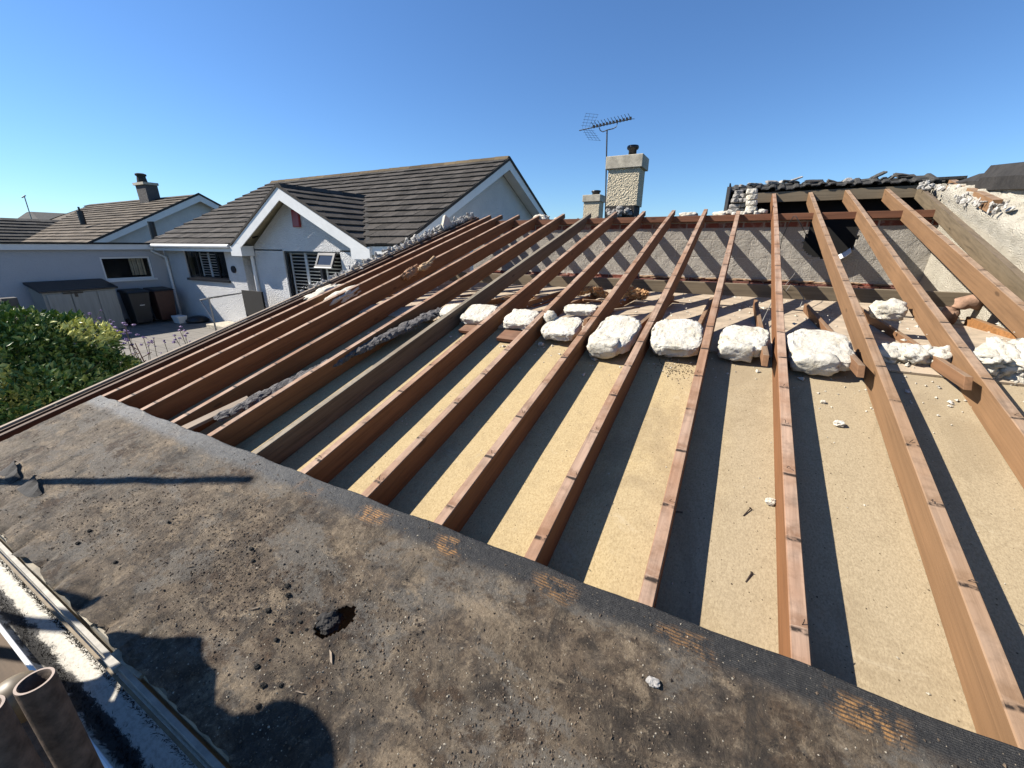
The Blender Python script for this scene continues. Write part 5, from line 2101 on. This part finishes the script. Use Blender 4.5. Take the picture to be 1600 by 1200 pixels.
# fascia, soffit, gutter and downpipe of the front eave
mb = MB()
mb.box((EX0, EY, -.20), (-12.05, EY + .02, -.03))
mb.build('fascia', M_white_pl, nh)
mb = MB()
mb.box((-7.2, EY, -.20), (EX1 + .01, EY + .02, -.03))
mb.build('fascia', M_white_pl, nh)
mb = MB()
mb.box((EX0, EY + .02, -.20), (-12.0, FY + .3, -.18))
mb.build('soffit', M_cream_pl, nh)
mb = MB()
mb.box((-7.3, EY + .02, -.20), (EX1, FY + .1, -.18))
mb.build('soffit', M_cream_pl, nh)
mb = MB()
mb.tube([(EX0 + .02, EY - .055, -.055), (-12.2, EY - .055, -.055)], .055, 12)
mb.build('gutter', M_white_pl, nh)
mb = MB()
dpx = at(273, 430, 1, FY - .05)
mb.tube([(-16.60, EY - .05, -.10), (-16.60, EY - .04, -.22), (-16.45, FY - .06, -.42), (-16.45, FY - .06, -1.2), (-16.45, FY - .06, GZ)], .04, 12)
mb.build('downpipe', M_white_pl, nh)
# box end at the right end of the eave
mb = MB()
mb.box((-7.0, EY - .0, -.34), (EX1 + .02, EY + .35, -.205))
mb.build('eave_box', M_cream_pl, nh)

# front gable: apex X -9.62, Y front 6.70
sl_ = math.atan2(AZ + .02, (AX - GL))
gl_len = math.hypot(AZ, AX - GL)
YV = EY + AZ / T26 + .1
mb = MB()
sn, cn = math.sin(sl_), math.cos(sl_)
# right slope: eave line along +Y from (GR, EY)
srt = math.atan2(AZ + .02, GRt - AX)
LR = math.hypot(AZ + .02, GRt - AX)


def clipR(x, y):
    # x along +Y from the front; y up the slope: hidden under the main roof
    Z = -.02 + y * math.sin(srt)
    return (EY + x) > EY + (Z / T26) + .55


tiled(mb, (GRt, EY - .04, -.02), (0, 1, 0), (-math.cos(srt), 0, math.sin(srt)), 3.4, LR, (math.sin(srt), 0, math.cos(srt)), .345, .33, 3, .035, clipR)
LL = math.hypot(AZ + .02, AX - GL)


def clipL(x, y):
    Z = -.02 + y * sn
    return (EY + 3.4 - x) > EY + (Z / T26) + .55


tiled(mb, (GL, EY - .04 + 3.4, -.02), (0, -1, 0), (cn, 0, sn), 3.4, LL, (-sn, 0, cn), .345, .33, 4, .035, clipL)
pr = mb.build('gable_roof', M_tile, nh)
mb = MB()
va, vb2 = Vector((GRt + .02, EY, .035)), Vector((AX, PYv + .03, AZ + .035))
for k in range(12):
    p_, q_ = va.lerp(vb2, k / 12), va.lerp(vb2, (k + 1) / 12)
    mb.hexa([p_ + Vector((-.045, 0, -.06)), p_ + Vector((.075, 0, -.06)), q_ + Vector((.075, 0, -.06)), q_ + Vector((-.045, 0, -.06)), p_ + Vector((-.045, 0, .02)), p_ + Vector((.075, 0, .0)), q_ + Vector((.075, 0, .0)), q_ + Vector((-.045, 0, .02))])
mb.build('valley', M_lead, pr)
mb = MB()
y = EY - .04
while y < YV:
    mb.hexa([(AX - .13, y + .004, AZ - .04), (AX + .13, y + .004, AZ - .04), (AX + .13, y + .44, AZ - .04), (AX - .13, y + .44, AZ - .04),
             (AX - .05, y + .004, AZ + .05), (AX + .05, y + .004, AZ + .05), (AX + .05, y + .44, AZ + .05), (AX - .05, y + .44, AZ + .05)])
    y += .45
mb.build('ridge', M_tile, pr)
mb = MB()
mb.prism([(GL + .03, EY + .0, -.05), (GRt - .03, EY + .0, -.05), (AX, EY + .0, AZ - .05)], (0, .02, 0))
mb.hexa([(GL + .02, EY, -.055), (GL + .04, EY, -.055), (GL + .04, EY + .6, -.055), (GL + .02, EY + .6, -.055), (AX - .02, EY, AZ - .05), (AX, EY, AZ - .05), (AX, YV, AZ - .05), (AX - .02, YV, AZ - .05)])
mb2 = MB()
mb2.quad((GL + .02, EY + .01, -.055), (GL + .02, EY + 1.0, -.055), (AX, YV, AZ - .06), (AX, EY + .01, AZ - .06))
mb2.quad((GRt - .02, EY + .01, -.055), (AX, EY + .01, AZ - .06), (AX, YV, AZ - .06), (GRt - .02, EY + 1.0, -.055))
mb2.build('gable_deck', M_cream_pl, nh)
# gable barge boards
GYb = EY - .06
for (xa, xb) in ((GL, AX), (GRt, AX)):
    mb = MB()
    d_ = .26
    mb.prism([(xa, GYb, -.30), (xa, GYb, -.04), (xb, GYb, AZ - .03), (xb, GYb, AZ - .03 - d_ * 1.1)], (0, .025, 0))
    mb.build('barge_board', M_white_pl, nh)
    mb = MB()
    mb.prism([(xa + (-.06 if xa < xb else .06), GYb - .02, -.05), (xa + (-.06 if xa < xb else .06), GYb - .02, -.005), (xb, GYb - .02, AZ + .035), (xb, GYb - .02, AZ - .03)], (0, .02, 0))
    mb.build('verge_edge', M_tile, nh)
# box ends of the barge boards
mb = MB()
mb.box((GL - .10, EY - .062, -.30), (GL + .38, EY + .28, -.045))
mb.build('box_end', M_white_pl, nh)
mb = MB()
mb.box((GRt - .45, EY - .062, -.30), (GRt + .12, EY + .28, -.045))
mb.build('box_end', M_white_pl, nh)
# gable wall set back .28 with the wide window
GYw = EY + .30
gx0, gx1 = at(393, 400, 1, GYw).x, GRt + -.12
dl = at(441, 390, 1, GYw)
dr = at(540, 390, 1, GYw)
mb = MB()
H0 = -.16
hl = (dl.x - gx0, dr.x - gx0 - .2, .25, dl.z - GZ)
wallpanel(mb, (gx0, GYw, GZ), (1, 0, 0), (0, 0, 1), gx1 - gx0, H0 - GZ, [hl], (0, -1, 0), .16)
mb.quad((gx0, GYw, H0), (gx1, GYw, H0), (AX + .1, GYw, AZ - .17), (AX - .1, GYw, AZ - .17))
mb.quad((gx1, GYw, GZ), (gx1, GYw + .6, GZ), (gx1, GYw + .6, -.16), (gx1, GYw, -.16))
mb.quad((gx0, GYw, GZ), (gx0, GYw, -.16), (gx0, RY2, -.16), (gx0, RY2, GZ))
mb.build('front_gable_wall', M_wallw, nh)
dw = hl[1] - hl[0]
dh = hl[3] - hl[2]
wf = window(nh, (gx0 + hl[0], GYw, GZ + hl[2]), (1, 0, 0), (0, 0, 1), (0, -1, 0), dw, dh, (dw * .62,), .07, .06, M_frame, [(.10, dw * .33, .085), (dw * .33, dw * .60, .085), (dw * .66, dw * .96, .085)])
# open top casement
ca = at(493, 391, 1, GYw - .02)
mb = MB()
mx0, mx1 = gx0 + hl[0] + dw * .62, gx0 + hl[0] + dw * .97
mz1 = GZ + hl[3] - .07
Mx = Matrix.Translation(Vector((mx0 + .1, GYw - .03, mz1))) @ Matrix.Rotation(R(-26), 4, 'X')
wd_, hg = (mx1 - mx0) * .8, .36
for (a0, a1, b0, b1) in ((0, .06, -hg, 0), (wd_ - .06, wd_, -hg, 0), (.06, wd_ - .06, -.06, 0), (.06, wd_ - .06, -hg, -hg + .06)):
    mb.box((a0, -.02, b0), (a1, .02, b1), Mx)
cf = mb.build('open_casement', M_frame, nh)
mb = MB()
mb.box((0, -.03, -hg - .02), (wd_, .02, -hg), Mx)
mb.build('casement_drip', M_white_pl, cf)
mb = MB()
mb.box((.05, -.006, -hg + .05), (wd_ - .05, .0, -.05), Mx)
mb.build('casement_pane', M_glass, cf)
# shallow white downpipe at the gable corner
mb = MB()
mb.tube([(gx0 + .10, GYw - .05, -.25), (gx0 + .10, GYw - .05, GZ)], .045, 12)
mb.build('downpipe', M_white_pl, nh)
# red alarm box
rb = at(464, 340, 1, GYw)
mb = MB()
mb.hexa([(rb.x - .13, GYw - .07, rb.z - .22), (rb.x + .13, GYw - .07, rb.z - .22), (rb.x + .13, GYw, rb.z - .22), (rb.x - .13, GYw, rb.z - .22),
         (rb.x - .13, GYw - .05, rb.z + .18), (rb.x + .13, GYw - .05, rb.z + .18), (rb.x + .13, GYw, rb.z + .18), (rb.x - .13, GYw, rb.z + .18)])
o = mb.build('alarm_box', M_red, bevel=.015)
tag(o, 'red alarm box high on the white front gable', 'alarm box')
# far side wall closing the house
mb = MB()
mb.box((EX0 + .3, 2 * RYm - EY - .35, GZ), (XG - .2, 2 * RYm - EY - .33, -.05))
mb.build('rear_wall', M_wallw, nh)

# flat roofed extension with wall facing +X at X=-16.65
ex = thing('garage_extension', 'pale rendered flat-roofed extension in shade left of the bungalow with a wide window', 'extension', (-18, 4, GZ))
XE = -16.66
h1 = at(155, 402, 0, XE)
h2 = at(233, 401, 0, XE)
h3 = at(165, 438, 0, XE)
mb = MB()
y0e = -3.5
hl = (h1.y - y0e, h2.y - y0e, h3.z - GZ, h1.z - GZ)
wallpanel(mb, (XE, y0e, GZ), (0, 1, 0), (0, 0, 1), FY - y0e + 0.0, -.04 - GZ, [hl], (1, 0, 0), .12)
mb.quad((XE, y0e, GZ), (XE, y0e, -.04), (XE - 9, y0e, -.04), (XE - 9, y0e, GZ))
mb.build('wall', mat_render("grey_render", (.58, .59, .61), .4, 45, .008, .12), ex)
mb = MB()
mb.box((XE - 9.2, y0e - .15, -.02), (XE + .16, EY + .05, .03))
mb.build('roof', M_lead, ex)
mb = MB()
mb.box((XE + .10, y0e - .15, -.17), (XE + .13, EY + .0, -.021))
mb.build('fascia', M_white_pl, ex)
M_room = simple("room_dark", (.05, .055, .06), .8, .2, 4)
f = window(ex, (XE, h1.y, h3.z), (0, 1, 0), (0, 0, 1), (1, 0, 0), hl[1] - hl[0], hl[3] - hl[2], (), .045, .05, M_white_pl, None, M_glass_clear)
mb = MB()
for k in range(6):
    yk = h1.y + (hl[1] - hl[0]) * (.62 + .05 * k)
    mb.box((XE - .30, yk, h3.z + .1), (XE - .27 + .02 * (k % 2), yk + .05, h1.z))
mb.build('curtain', M_cream_pl, f)
mb = MB()
mb.box((XE - .03, h1.y - .05, h3.z - .06), (XE + .06, h2.y + .05, h3.z - .0))
mb.build('window_sill', M_white_pl, ex)

# vent pipe on the flat roof
mb = MB()
p = at(240, 365, 0, -18.3)
mb.tube([(p.x, p.y, .02), (p.x, p.y - .0, at(233, 346, 0, -18.3).z)], .10, 12)
tag(mb.build('vent_pipe', M_black_pl), 'short dark vent pipe standing on the flat extension roof', 'vent pipe')

# far bungalow behind the extension
fb = thing('bungalow', 'far bungalow with pale brown tiled roof and a leaning grey chimney, beyond the flat roof', 'house', (-32, 13, GZ))
t266 = math.tan(R(26.6))
VX = -26.0
RY3, RZ3, EY3 = 13.16, 2.53, 8.12
s3, c3_ = math.sin(R(26.6)), math.cos(R(26.6))
L3 = math.hypot(RY3 - EY3, RZ3)
mb = MB()
HXr = at(140, 318, 1, RY3).x


def clipF(x, y):
    X, Z = VX - 24 + x, y * s3
    return X < HXr + (Z - RZ3) * (HXr + 37.30) / (RZ3 - 1.35) and Z > 1.30


tiled(mb, (VX - 24, EY3, 0), (1, 0, 0), (0, c3_, s3), 24, L3, (0, -s3, c3_), .36, .5, 7, .055, clipF)
r3 = mb.build('roof', M_tile2, fb)
mb = MB()
mb.quad((-40.5, EY3, -.05), (VX - .02, EY3, -.05), (VX - .02, RY3, RZ3 - .05), (HXr, RY3, RZ3 - .05))
mb.quad((HXr, RY3, RZ3 - .05), (VX - .02, RY3, RZ3 - .05), (VX - .02, 2 * RY3 - EY3, -.05), (-42, 2 * RY3 - EY3, -.05))
mb.quad((HXr, RY3, RZ3 - .05), (-42, 2 * RY3 - EY3, -.05), (-42, EY3, -.05))
mb.build('roof_deck', M_tile2, fb)
mb = MB()
mb.prism([(VX - .4, EY3 + .3, GZ), (VX - .4, 2 * RY3 - EY3 - .3, GZ), (VX - .4, 2 * RY3 - EY3 - .3, -.04), (VX - .4, RY3, RZ3 - .2), (VX - .4, EY3 + .3, -.04)], (-.2, 0, 0))
mb.build('gable_wall', M_wallw, fb)
for sgn in (1, -1):
    y0 = EY3 if sgn == 1 else 2 * RY3 - EY3
    mb = MB()
    mb.prism([(VX, y0, -.30), (VX, y0, -.05), (VX, RY3, RZ3 - .05), (VX, RY3, RZ3 - .36)], (.03, 0, 0))
    mb.build('barge_board', M_white_pl, fb)
    mb = MB()
    mb.prism([(VX + .01, y0, -.05), (VX + .01, y0, .05), (VX + .01, RY3, RZ3 + .06), (VX + .01, RY3, RZ3 - .05)], (.04, 0, 0))
    mb.build('verge_edge', M_slate, fb)
# cross wing on the left with its slope facing +X, its shade painted in darker tile
V = Vector((-37.30, 10.82, 1.35))
mb = MB()
wingz = V.z
hx = V.z / t266
Vb = Vector((V.x + hx, EY3, 0))
mb_ = MB()


def clipW(x, y):
    Z = y * s3
    return (EY3 - 6.5 + x) > EY3 + Z / t266 + .3


tiled(mb, (V.x + hx, EY3 - 6.5, 0), (0, 1, 0), (-c3_, 0, s3), 9.4, V.z / s3, (s3, 0, c3_), .36, .5, 8, .05, clipW)
mb.build('wing_roof', M_slate, fb)
mb = MB()
mb.prism([(V.x + hx - .05, EY3 - 6.4, -.04), (V.x, EY3 - 6.4, V.z - .04), (V.x - hx, EY3 - 6.4, -.04)], (0, 9, 0))
mb.build('wing_deck', M_slate, fb)
mb = MB()
mb.box((V.x - hx + .3, EY3 - 6.2, GZ), (V.x + hx - .3, EY3 + 1, -.04))
mb.build('wing_wall', M_wallw, fb)
# far chimney
cx_ = at(228, 300, 1, 12.6)
mb = MB()
mb.hexa([(cx_.x - .72, 12.5, 1.6), (cx_.x + .30, 12.5, 1.6), (cx_.x + .30, 13.1, 1.6), (cx_.x - .72, 13.1, 1.6), (cx_.x - .80, 12.5, 3.15), (cx_.x + .30, 12.5, 3.15), (cx_.x + .30, 13.1, 3.15), (cx_.x - .80, 13.1, 3.15)])
fc = mb.build('chimney', mat_render("grey_stack", (.20, .19, .18), .6, 20, .03, .4), r3)
# flue pipe on the far roof
mb = MB()
p0, p1 = at(131, 351, 1, 9.6), at(124, 323, 1, 9.6)
fp = thing('flue_pipe', 'dark flue pipe with a thin cowl standing on the far tiled roof', 'flue pipe', p0)
mb.tube([p0, (p0.x, p0.y, p1.z - .18)], .13, 10)
mb.build('pipe', M_black_pl, fp)
mb = MB()
mb.tube([(p0.x, p0.y, p1.z - .18), (p0.x, p0.y, p1.z)], .045, 8)
mb.build('cowl', M_black_pl, fp)
mb = MB()
mb.box((cx_.x - .88, 12.42, 3.14), (cx_.x + .36, 13.15, 3.27))
mb.build('chimney_cap', M_conc, r3)
mb = MB()
mb.lathe([(.25, 0), (.20, .35), (.26, .38), (.26, .46), (.17, .5)], (cx_.x - .35, 12.7, 3.26), 12)
mb.build('chimney_pot', M_slate, r3)
# third, distant houses on the skyline
d1 = thing('distant_house', 'distant dark grey hipped roof peeping over the far tiles at the left edge', 'house', (-97, 25, GZ))
a0, a1, a2 = at(10, 345, 1, 25), at(45, 331, 1, 28), at(64, 345, 1, 25)
mb = MB()
mb.hexa([(a0.x, 25, 2.9), (a2.x, 25, 2.9), (a2.x, 37, 2.9), (a0.x, 37, 2.9), (a1.x - 1, 28, a1.z), (a1.x + 1, 28, a1.z), (a1.x + 1, 33, a1.z), (a1.x - 1, 33, a1.z)])
mb.build('roof', M_slate, d1)
mb = MB()
mb.box((a0.x + .3, 25.3, GZ), (a2.x - .3, 36.7, 2.9))
mb.build('wall', M_wallw, d1)
d2 = thing('distant_house', 'distant grey-green flat roofed house on the skyline left of the far chimney', 'house', (-80, 27, GZ))
mb = MB()
mb.hexa([(-93, 26, 2.6), (-68, 26, 2.6), (-68, 36, 2.6), (-93, 36, 2.6), (-87, 31, 4.3), (-70, 31, 4.95), (-70, 32, 4.95), (-87, 32, 4.3)])
mb.build('roof', M_tile2, d2)
mb = MB()
mb.box((-92, 26.4, GZ), (-69, 35.6, 2.6))
mb.build('wall', M_wallw, d2)
d3 = thing('distant_house', 'long low distant roof at the far left skyline', 'house', (-130, 20, GZ))
mb = MB()
z_ = at(5, 335, 1, 30).z
mb.prism([(-190, 30, z_ - 2.2), (-190, 36, z_), (-190, 42, z_ - 2.2)], (85, 0, 0))
mb.build('roof', M_tile2, d3)
mb = MB()
mb.box((-189, 30.5, GZ), (-106, 41.5, z_ - 2.2))
mb.build('wall', M_wallw, d3)
# distant aerial
mb = MB()
a0, a1 = at(46, 334, 1, 24.5), at(38, 307, 1, 24.5)
mb.tube([a0 - Vector((0, 0, 1.5)), a1], .07, 5)
mb.tube([a1 + Vector((-1.1, 0, -.1)), a1 + Vector((.5, 0, .1))], .09, 5)
tag(mb.build('distant_aerial', M_steel), 'thin distant aerial mast leaning over the skyline at far left', 'aerial')

# ------------------------------------------------------------------ storage shed, bins, rail, box
sd0 = thing('storage_shed', 'low grey plastic storage shed with a black sloping lid against the extension wall', 'shed', (-16.2, 4.4, GZ))
XS = -15.85
y0s, y1s = 3.75, 5.24
zt_ = -1.12
# slightly turned towards the drive
MS = Matrix.Translation(Vector((XS, 5.24, GZ))) @ Matrix.Rotation(R(3), 4, 'Z')
Hs = 1.16
mb = MB()
mb.hexa([MS @ Vector(q) for q in ((-.72, -1.50, 0), (0, -1.50, 0), (0, 0, 0), (-.72, 0, 0), (-.72, -1.50, Hs + .17), (0, -1.50, Hs), (0, 0, Hs), (-.72, 0, Hs + .17))])
mb.build('body', M_shed, sd0)
for k, (a, b) in enumerate(((-1.44, -.98), (-.96, -.44))):
    mb = MB()
    for q in range(1):
        mb.box((0.002, a, .05), (.03, b, Hs - .05), MS)
    d_ = mb.build('door', M_shed, sd0, bevel=.008)
mb = MB()
mb.box((.002, -.42, .05), (.022, -.05, Hs - .05), MS)
mb.build('side_panel', M_shed, sd0, bevel=.008)
mb = MB()
mb.hexa([MS @ Vector(q) for q in ((-.76, -1.56, Hs + .18), (.06, -1.56, Hs - .012), (.06, .06, Hs - .012), (-.76, .06, Hs + .18), (-.76, -1.56, Hs + .24), (.06, -1.56, Hs + .04), (.06, .06, Hs + .04), (-.76, .06, Hs + .24))])
mb.build('lid', M_black_pl, sd0, bevel=.01)
mb = MB()
mb.box((.02, -1.12, Hs - .07), (.05, -.72, Hs - .03), MS)
mb.box((.02, -.90, Hs - .16), (.045, -.84, Hs - .05), MS)
mb.build('latch', M_black_pl, sd0)


def bin_(x, y, mat, lab, rot=0):
    t = thing('wheelie_bin', lab, 'bin', (x, y, GZ), 'wheelie bins by the storage shed')
    Mb = Matrix.Translation(Vector((x, y, GZ))) @ Matrix.Rotation(rot, 4, 'Z')
    mb = MB()
    mb.hexa([Mb @ Vector(q) for q in ((-.22, -.20, .08), (.22, -.20, .08), (.22, .20, .08), (-.22, .20, .08), (-.29, -.26, .98), (.30, -.26, .98), (.30, .26, .98), (-.29, .26, .98))])
    mb.build('body', mat, t, bevel=.02)
    mb = MB()
    mb.hexa([Mb @ Vector(q) for q in ((-.34, -.29, .985), (.34, -.29, .985), (.34, .29, .985), (-.34, .29, .985), (-.34, -.27, 1.07), (.30, -.25, 1.03), (.30, .25, 1.03), (-.34, .27, 1.07))])
    mb.build('lid', M_bin, t, bevel=.015)
    for s_ in (-1, 1):
        mb = MB()
        mb.tube([Mb @ Vector((-.24, s_ * .24, .10)), Mb @ Vector((-.24, s_ * .285, .10))], .10, 16)
        mb.build('wheel', M_black_pl, t)
    mb = MB()
    mb.tube([Mb @ Vector((-.36, -.24, 1.0)), Mb @ Vector((-.36, .24, 1.0))], .016, 8)
    mb.build('handle', M_black_pl, t)
    return t


b1 = bin_(-16.05, 5.72, M_bin, 'black wheelie bin with a white sticker, between the shed and the brown bin')
mb = MB()
mb.box((-15.785, 5.66, GZ + .68), (-15.778, 5.84, GZ + .74))
mb.box((-15.79, 5.68, GZ + .60), (-15.782, 5.80, GZ + .63))
mb.build('sticker', M_white_pl, b1)
b2 = bin_(-16.05, 6.36, M_binb, 'dark brown wheelie bin in the corner beside the downpipe')
mb = MB()
p = at(281, 499, 2, GZ + .12)
mb.hexa([(p.x - .16, p.y - .10, GZ), (p.x + .16, p.y - .10, GZ), (p.x + .16, p.y + .10, GZ), (p.x - .16, p.y + .10, GZ), (p.x - .21, p.y - .14, GZ + .24), (p.x + .21, p.y - .14, GZ + .24), (p.x + .21, p.y + .14, GZ + .24), (p.x - .21, p.y + .14, GZ + .24)])
tag(mb.build('plant_trough', M_white_pl, bevel=.02), 'small white trough on the drive at the foot of the downpipe', 'trough')
mb = MB()
p = at(309, 501, 2, GZ + .05)
mb.lathe([(.30, 0), (.32, .08), (.24, .16), (.1, .2), (.02, .21)], (p.x, p.y, GZ), 18)
tag(mb.build('coiled_hose', M_black_pl, smooth=True), 'low dark rounded cover on the ground right of the white trough', 'cover')

hr = thing('handrail', 'thin galvanised handrail by the bungalow entrance step', 'handrail', at(333, 535, 2, GZ))
mb = MB()
q0 = at(313, 469, 1, 5.8)
q1 = at(326, 466, 1, 5.8)
q2 = at(377, 458, 1, 6.9)
g1 = Vector((q1.x, q1.y, GZ))
g0 = Vector((q0.x + .3, q0.y, GZ))
mb.tube([q1, g1], .022, 8)
mb.build('post', M_steel, hr)
mb = MB()
mb.tube([q0, q1, q2], .022, 8)
mb.build('top_rail', M_steel, hr)
mb = MB()
mb.tube([q0, Vector((g1.x - .02, g1.y, GZ + .45))], .018, 8)
mb.build('brace', M_steel, hr)
mb = MB()
s0 = at(322, 505, 2, GZ + .1)
mb.box((-13.7, 6.35, GZ), (-11.0, 6.98, GZ + .12))
tag(mb.build('entrance_step', M_conc, bevel=.01), 'low concrete step along the bungalow front under the handrail', 'step')

# fence at far left: pale block wall and dark post
mb = MB()
p = at(8, 480, 0, -14.0)
p2 = at(24, 500, 0, -14.0)
mb.box((-14.3, p.y - 3.2, GZ), (-14.1, p.y - .02, at(0, 468, 0, -14.1).z))
tag(mb.build('garden_wall', mat_render("pale_blocks", (.42, .42, .40), .8, 12, .03, .3)), 'pale open-block garden wall at the left edge behind the shrub', 'garden wall')
mb = MB()
mb.box((-14.32, p.y, GZ), (-14.08, p.y + .24, at(10, 466, 0, -14.1).z))
tag(mb.build('wall_post', simple("grey_post", (.14, .13, .12), .9, .3, 9)), 'dark grey post at the end of the pale garden wall', 'post')

# ------------------------------------------------------------------ shrub and flowers
def leaf(mb, c, d, n, L, w_, fold=.25):
    d = d.normalized()
    s_ = d.cross(n)
    if s_.length < 1e-3:
        return
    s_.normalize()
    n = s_.cross(d).normalized()
    a_ = c
    m_ = c + d * L * .5
    b2 = c + d * L
    k = len(mb.v)
    mb.v += [a_, m_ + s_ * w_ * .5 + n * fold * w_, b2 - n * L * .1, m_ - s_ * w_ * .5 + n * fold * w_, m_]
    mb.f.append((k, k + 1, k + 4))
    mb.f.append((k + 1, k + 2, k + 4))
    mb.f.append((k + 2, k + 3, k + 4))
    mb.f.append((k + 3, k, k + 4))


def shrub(name, lab, blobs, nleaf, L, seed, mat, base, trunk=True, patch=None):
    t = thing(name, lab, 'shrub', base)
    rng = random.Random(seed)
    mb = MB()
    my = MB()
    tot = sum(b[1][0] * b[1][1] for b in blobs)
    for (c, r_) in blobs:
        c = Vector(c)
        cnt = int(nleaf * r_[0] * r_[1] / tot)
        for k in range(cnt):
            d = Vector((rng.gauss(0, 1), rng.gauss(0, 1), rng.gauss(0, 1))).normalized()
            lump_ = 1 + .28 * noise.noise(d * 2.6 + c) + .12 * noise.noise(d * 7 + c)
            rad = lump_ * (1 - abs(rng.gauss(0, .13)))
            p = c + Vector((d.x * r_[0], d.y * r_[1], d.z * r_[2])) * rad
            if p.z < base[2] + .05:
                continue
            out = (d + Vector((rng.uniform(-.9, .9), rng.uniform(-.9, .9), rng.uniform(-.3, .9)))).normalized()
            n = (d + Vector((rng.uniform(-.6, .6), rng.uniform(-.6, .6), .4))).normalized()
            tgt = my if (patch and noise.noise(p * 1.7 + Vector((3, 0, 0))) > .24) else mb
            ll = L * rng.choice((.45, .7, .9, 1.1, 1.35))
            leaf(tgt, p, out, n, ll, ll * rng.uniform(.35, .6))
    mb.build('foliage', mat, t)
    if my.v:
        my.build('yellow_foliage', M_leafy, t)
    mb = MB()
    for k in range(8):
        c, r_ = blobs[k % len(blobs)]
        top = Vector(c) + Vector((rng.uniform(-.5, .5) * r_[0], rng.uniform(-.5, .5) * r_[1], .3 * r_[2]))
        b0 = Vector(base) + Vector((rng.uniform(-.2, .2), rng.uniform(-.2, .2), 0))
        mb.tube([b0, b0.lerp(top, .5) + Vector((rng.uniform(-.1, .1), rng.uniform(-.1, .1), 0)), top], .035, 6, True, .008)
    for k in range(22 if trunk and nleaf > 1000 else 0):
        c, r_ = blobs[k % len(blobs)]
        d = Vector((rng.gauss(0, 1), rng.gauss(0, 1), abs(rng.gauss(0, 1)) + .4)).normalized()
        a_ = Vector(c) + Vector((d.x * r_[0], d.y * r_[1], d.z * r_[2])) * .8
        e_ = a_ + d * rng.uniform(.15, .32)
        mb.tube([a_, e_], .006, 5, True, .003)
    mb.build('stems', M_stem, t)
    return t


# silhouettes measured on the picture, kept at their own distance
sh = []
for (x, y, X, r_) in ((20, 560, -7.4, (.75, .62, .55)), (100, 545, -7.5, (.62, .50, .42)), (150, 590, -7.3, (.5, .40, .38)), (60, 640, -6.7, (.8, .6, .6)), (140, 640, -6.9, (.5, .5, .5)), (-60, 600, -7.2, (.8, .8, .8))):
    p = at(x, y, 0, X)
    sh.append((tuple(p), r_))
shrub('garden_shrub', 'dense glossy green shrub with yellow-green tips in the garden left of the roof', sh, 30000, .075, 3, M_leaf, (-7.1, 1.7, -3.2), patch=True)
p = at(197, 570, 0, -7.3)
sh2 = [(tuple(p), (.13, .12, .10)), (tuple(p + Vector((.0, -.1, -.12))), (.18, .15, .12))]
shrub('yellow_shrub', 'small bright yellow leafed bush tip at the right side of the green shrub', sh2, 420, .07, 4, M_leafy, (p.x, p.y, -3.0))

rng = random.Random(77)
fl = [(118, 499, 1), (134, 497, 1), (150, 503, 1), (165, 508, 1), (104, 497, 1), (30, 497, 1), (60, 492, 0), (156, 520, 0), (172, 514, 1), (182, 520, 1), (196, 518, 1), (200, 532, 1), (172, 500, 0), (148, 522, 1), (224, 527, 1), (240, 528, 0), (256, 532, 0), (272, 524, 1), (281, 516, 1), (290, 526, 0), (232, 540, 0), (140, 489, 0), (20, 500, 1), (193, 505, 1), (210, 545, 0)]
for i, (x, y, big) in enumerate(fl):
    top = at(x, y, 0, -9.2 + rng.uniform(-.4, .4))
    t = thing('verbena', 'tall thin verbena stem with small purple flower heads beyond the shrub', 'flower', (top.x, top.y, GZ), 'purple verbena along the drive edge')
    mb = MB()
    foot = Vector((top.x + rng.uniform(-.12, .12), top.y + rng.uniform(-.12, .12), GZ - .1))
    mid = foot.lerp(top, .6) + Vector((rng.uniform(-.05, .05), rng.uniform(-.05, .05), 0))
    mb.tube([foot, mid, top], .005, 5)
    tips = [top]
    for k in range(2 + big * 2):
        tp_ = top + Vector((rng.uniform(-.14, .14), rng.uniform(-.14, .14), rng.uniform(-.16, .05)))
        mb.tube([mid.lerp(top, rng.uniform(.3, .8)), tp_], .0022, 4)
        tips.append(tp_)
    mb.build('stem', M_stem, t)
    for q in tips:
        mb = MB()
        hs = .026 if big else .016
        mb.lump(q, (hs, hs, hs * .6), i, 2, .9, freq=4)
        mb.build('flower_head', M_purple, t)
# rusty dry stems
for i, (x, y) in enumerate([(211, 536), (219, 560), (205, 556)]):
    top = at(x, y, 0, -8.6)
    mb = MB()
    foot = Vector((top.x, top.y + .05, GZ - .2))
    mb.tube([foot, foot.lerp(top, .6) + Vector((.02, .03, 0)), top], .014, 6, True, .006)
    for k in range(9):
        f = rng.uniform(.45, 1)
        a_ = foot.lerp(top, f)
        mb.tube([a_, a_ + Vector((rng.uniform(-.14, .14), rng.uniform(-.14, .14), rng.uniform(.0, .10)))], .006, 5)
    tag(mb.build('dry_stem', M_rstem), ['tallest rusty red dried stem between the shrub and the verge', 'short rusty red dried stem nearest the verge board', 'rusty red dried stem beside the yellow bush tip'][i], 'dry stem', 'rusty dried stems')

settle_colours()
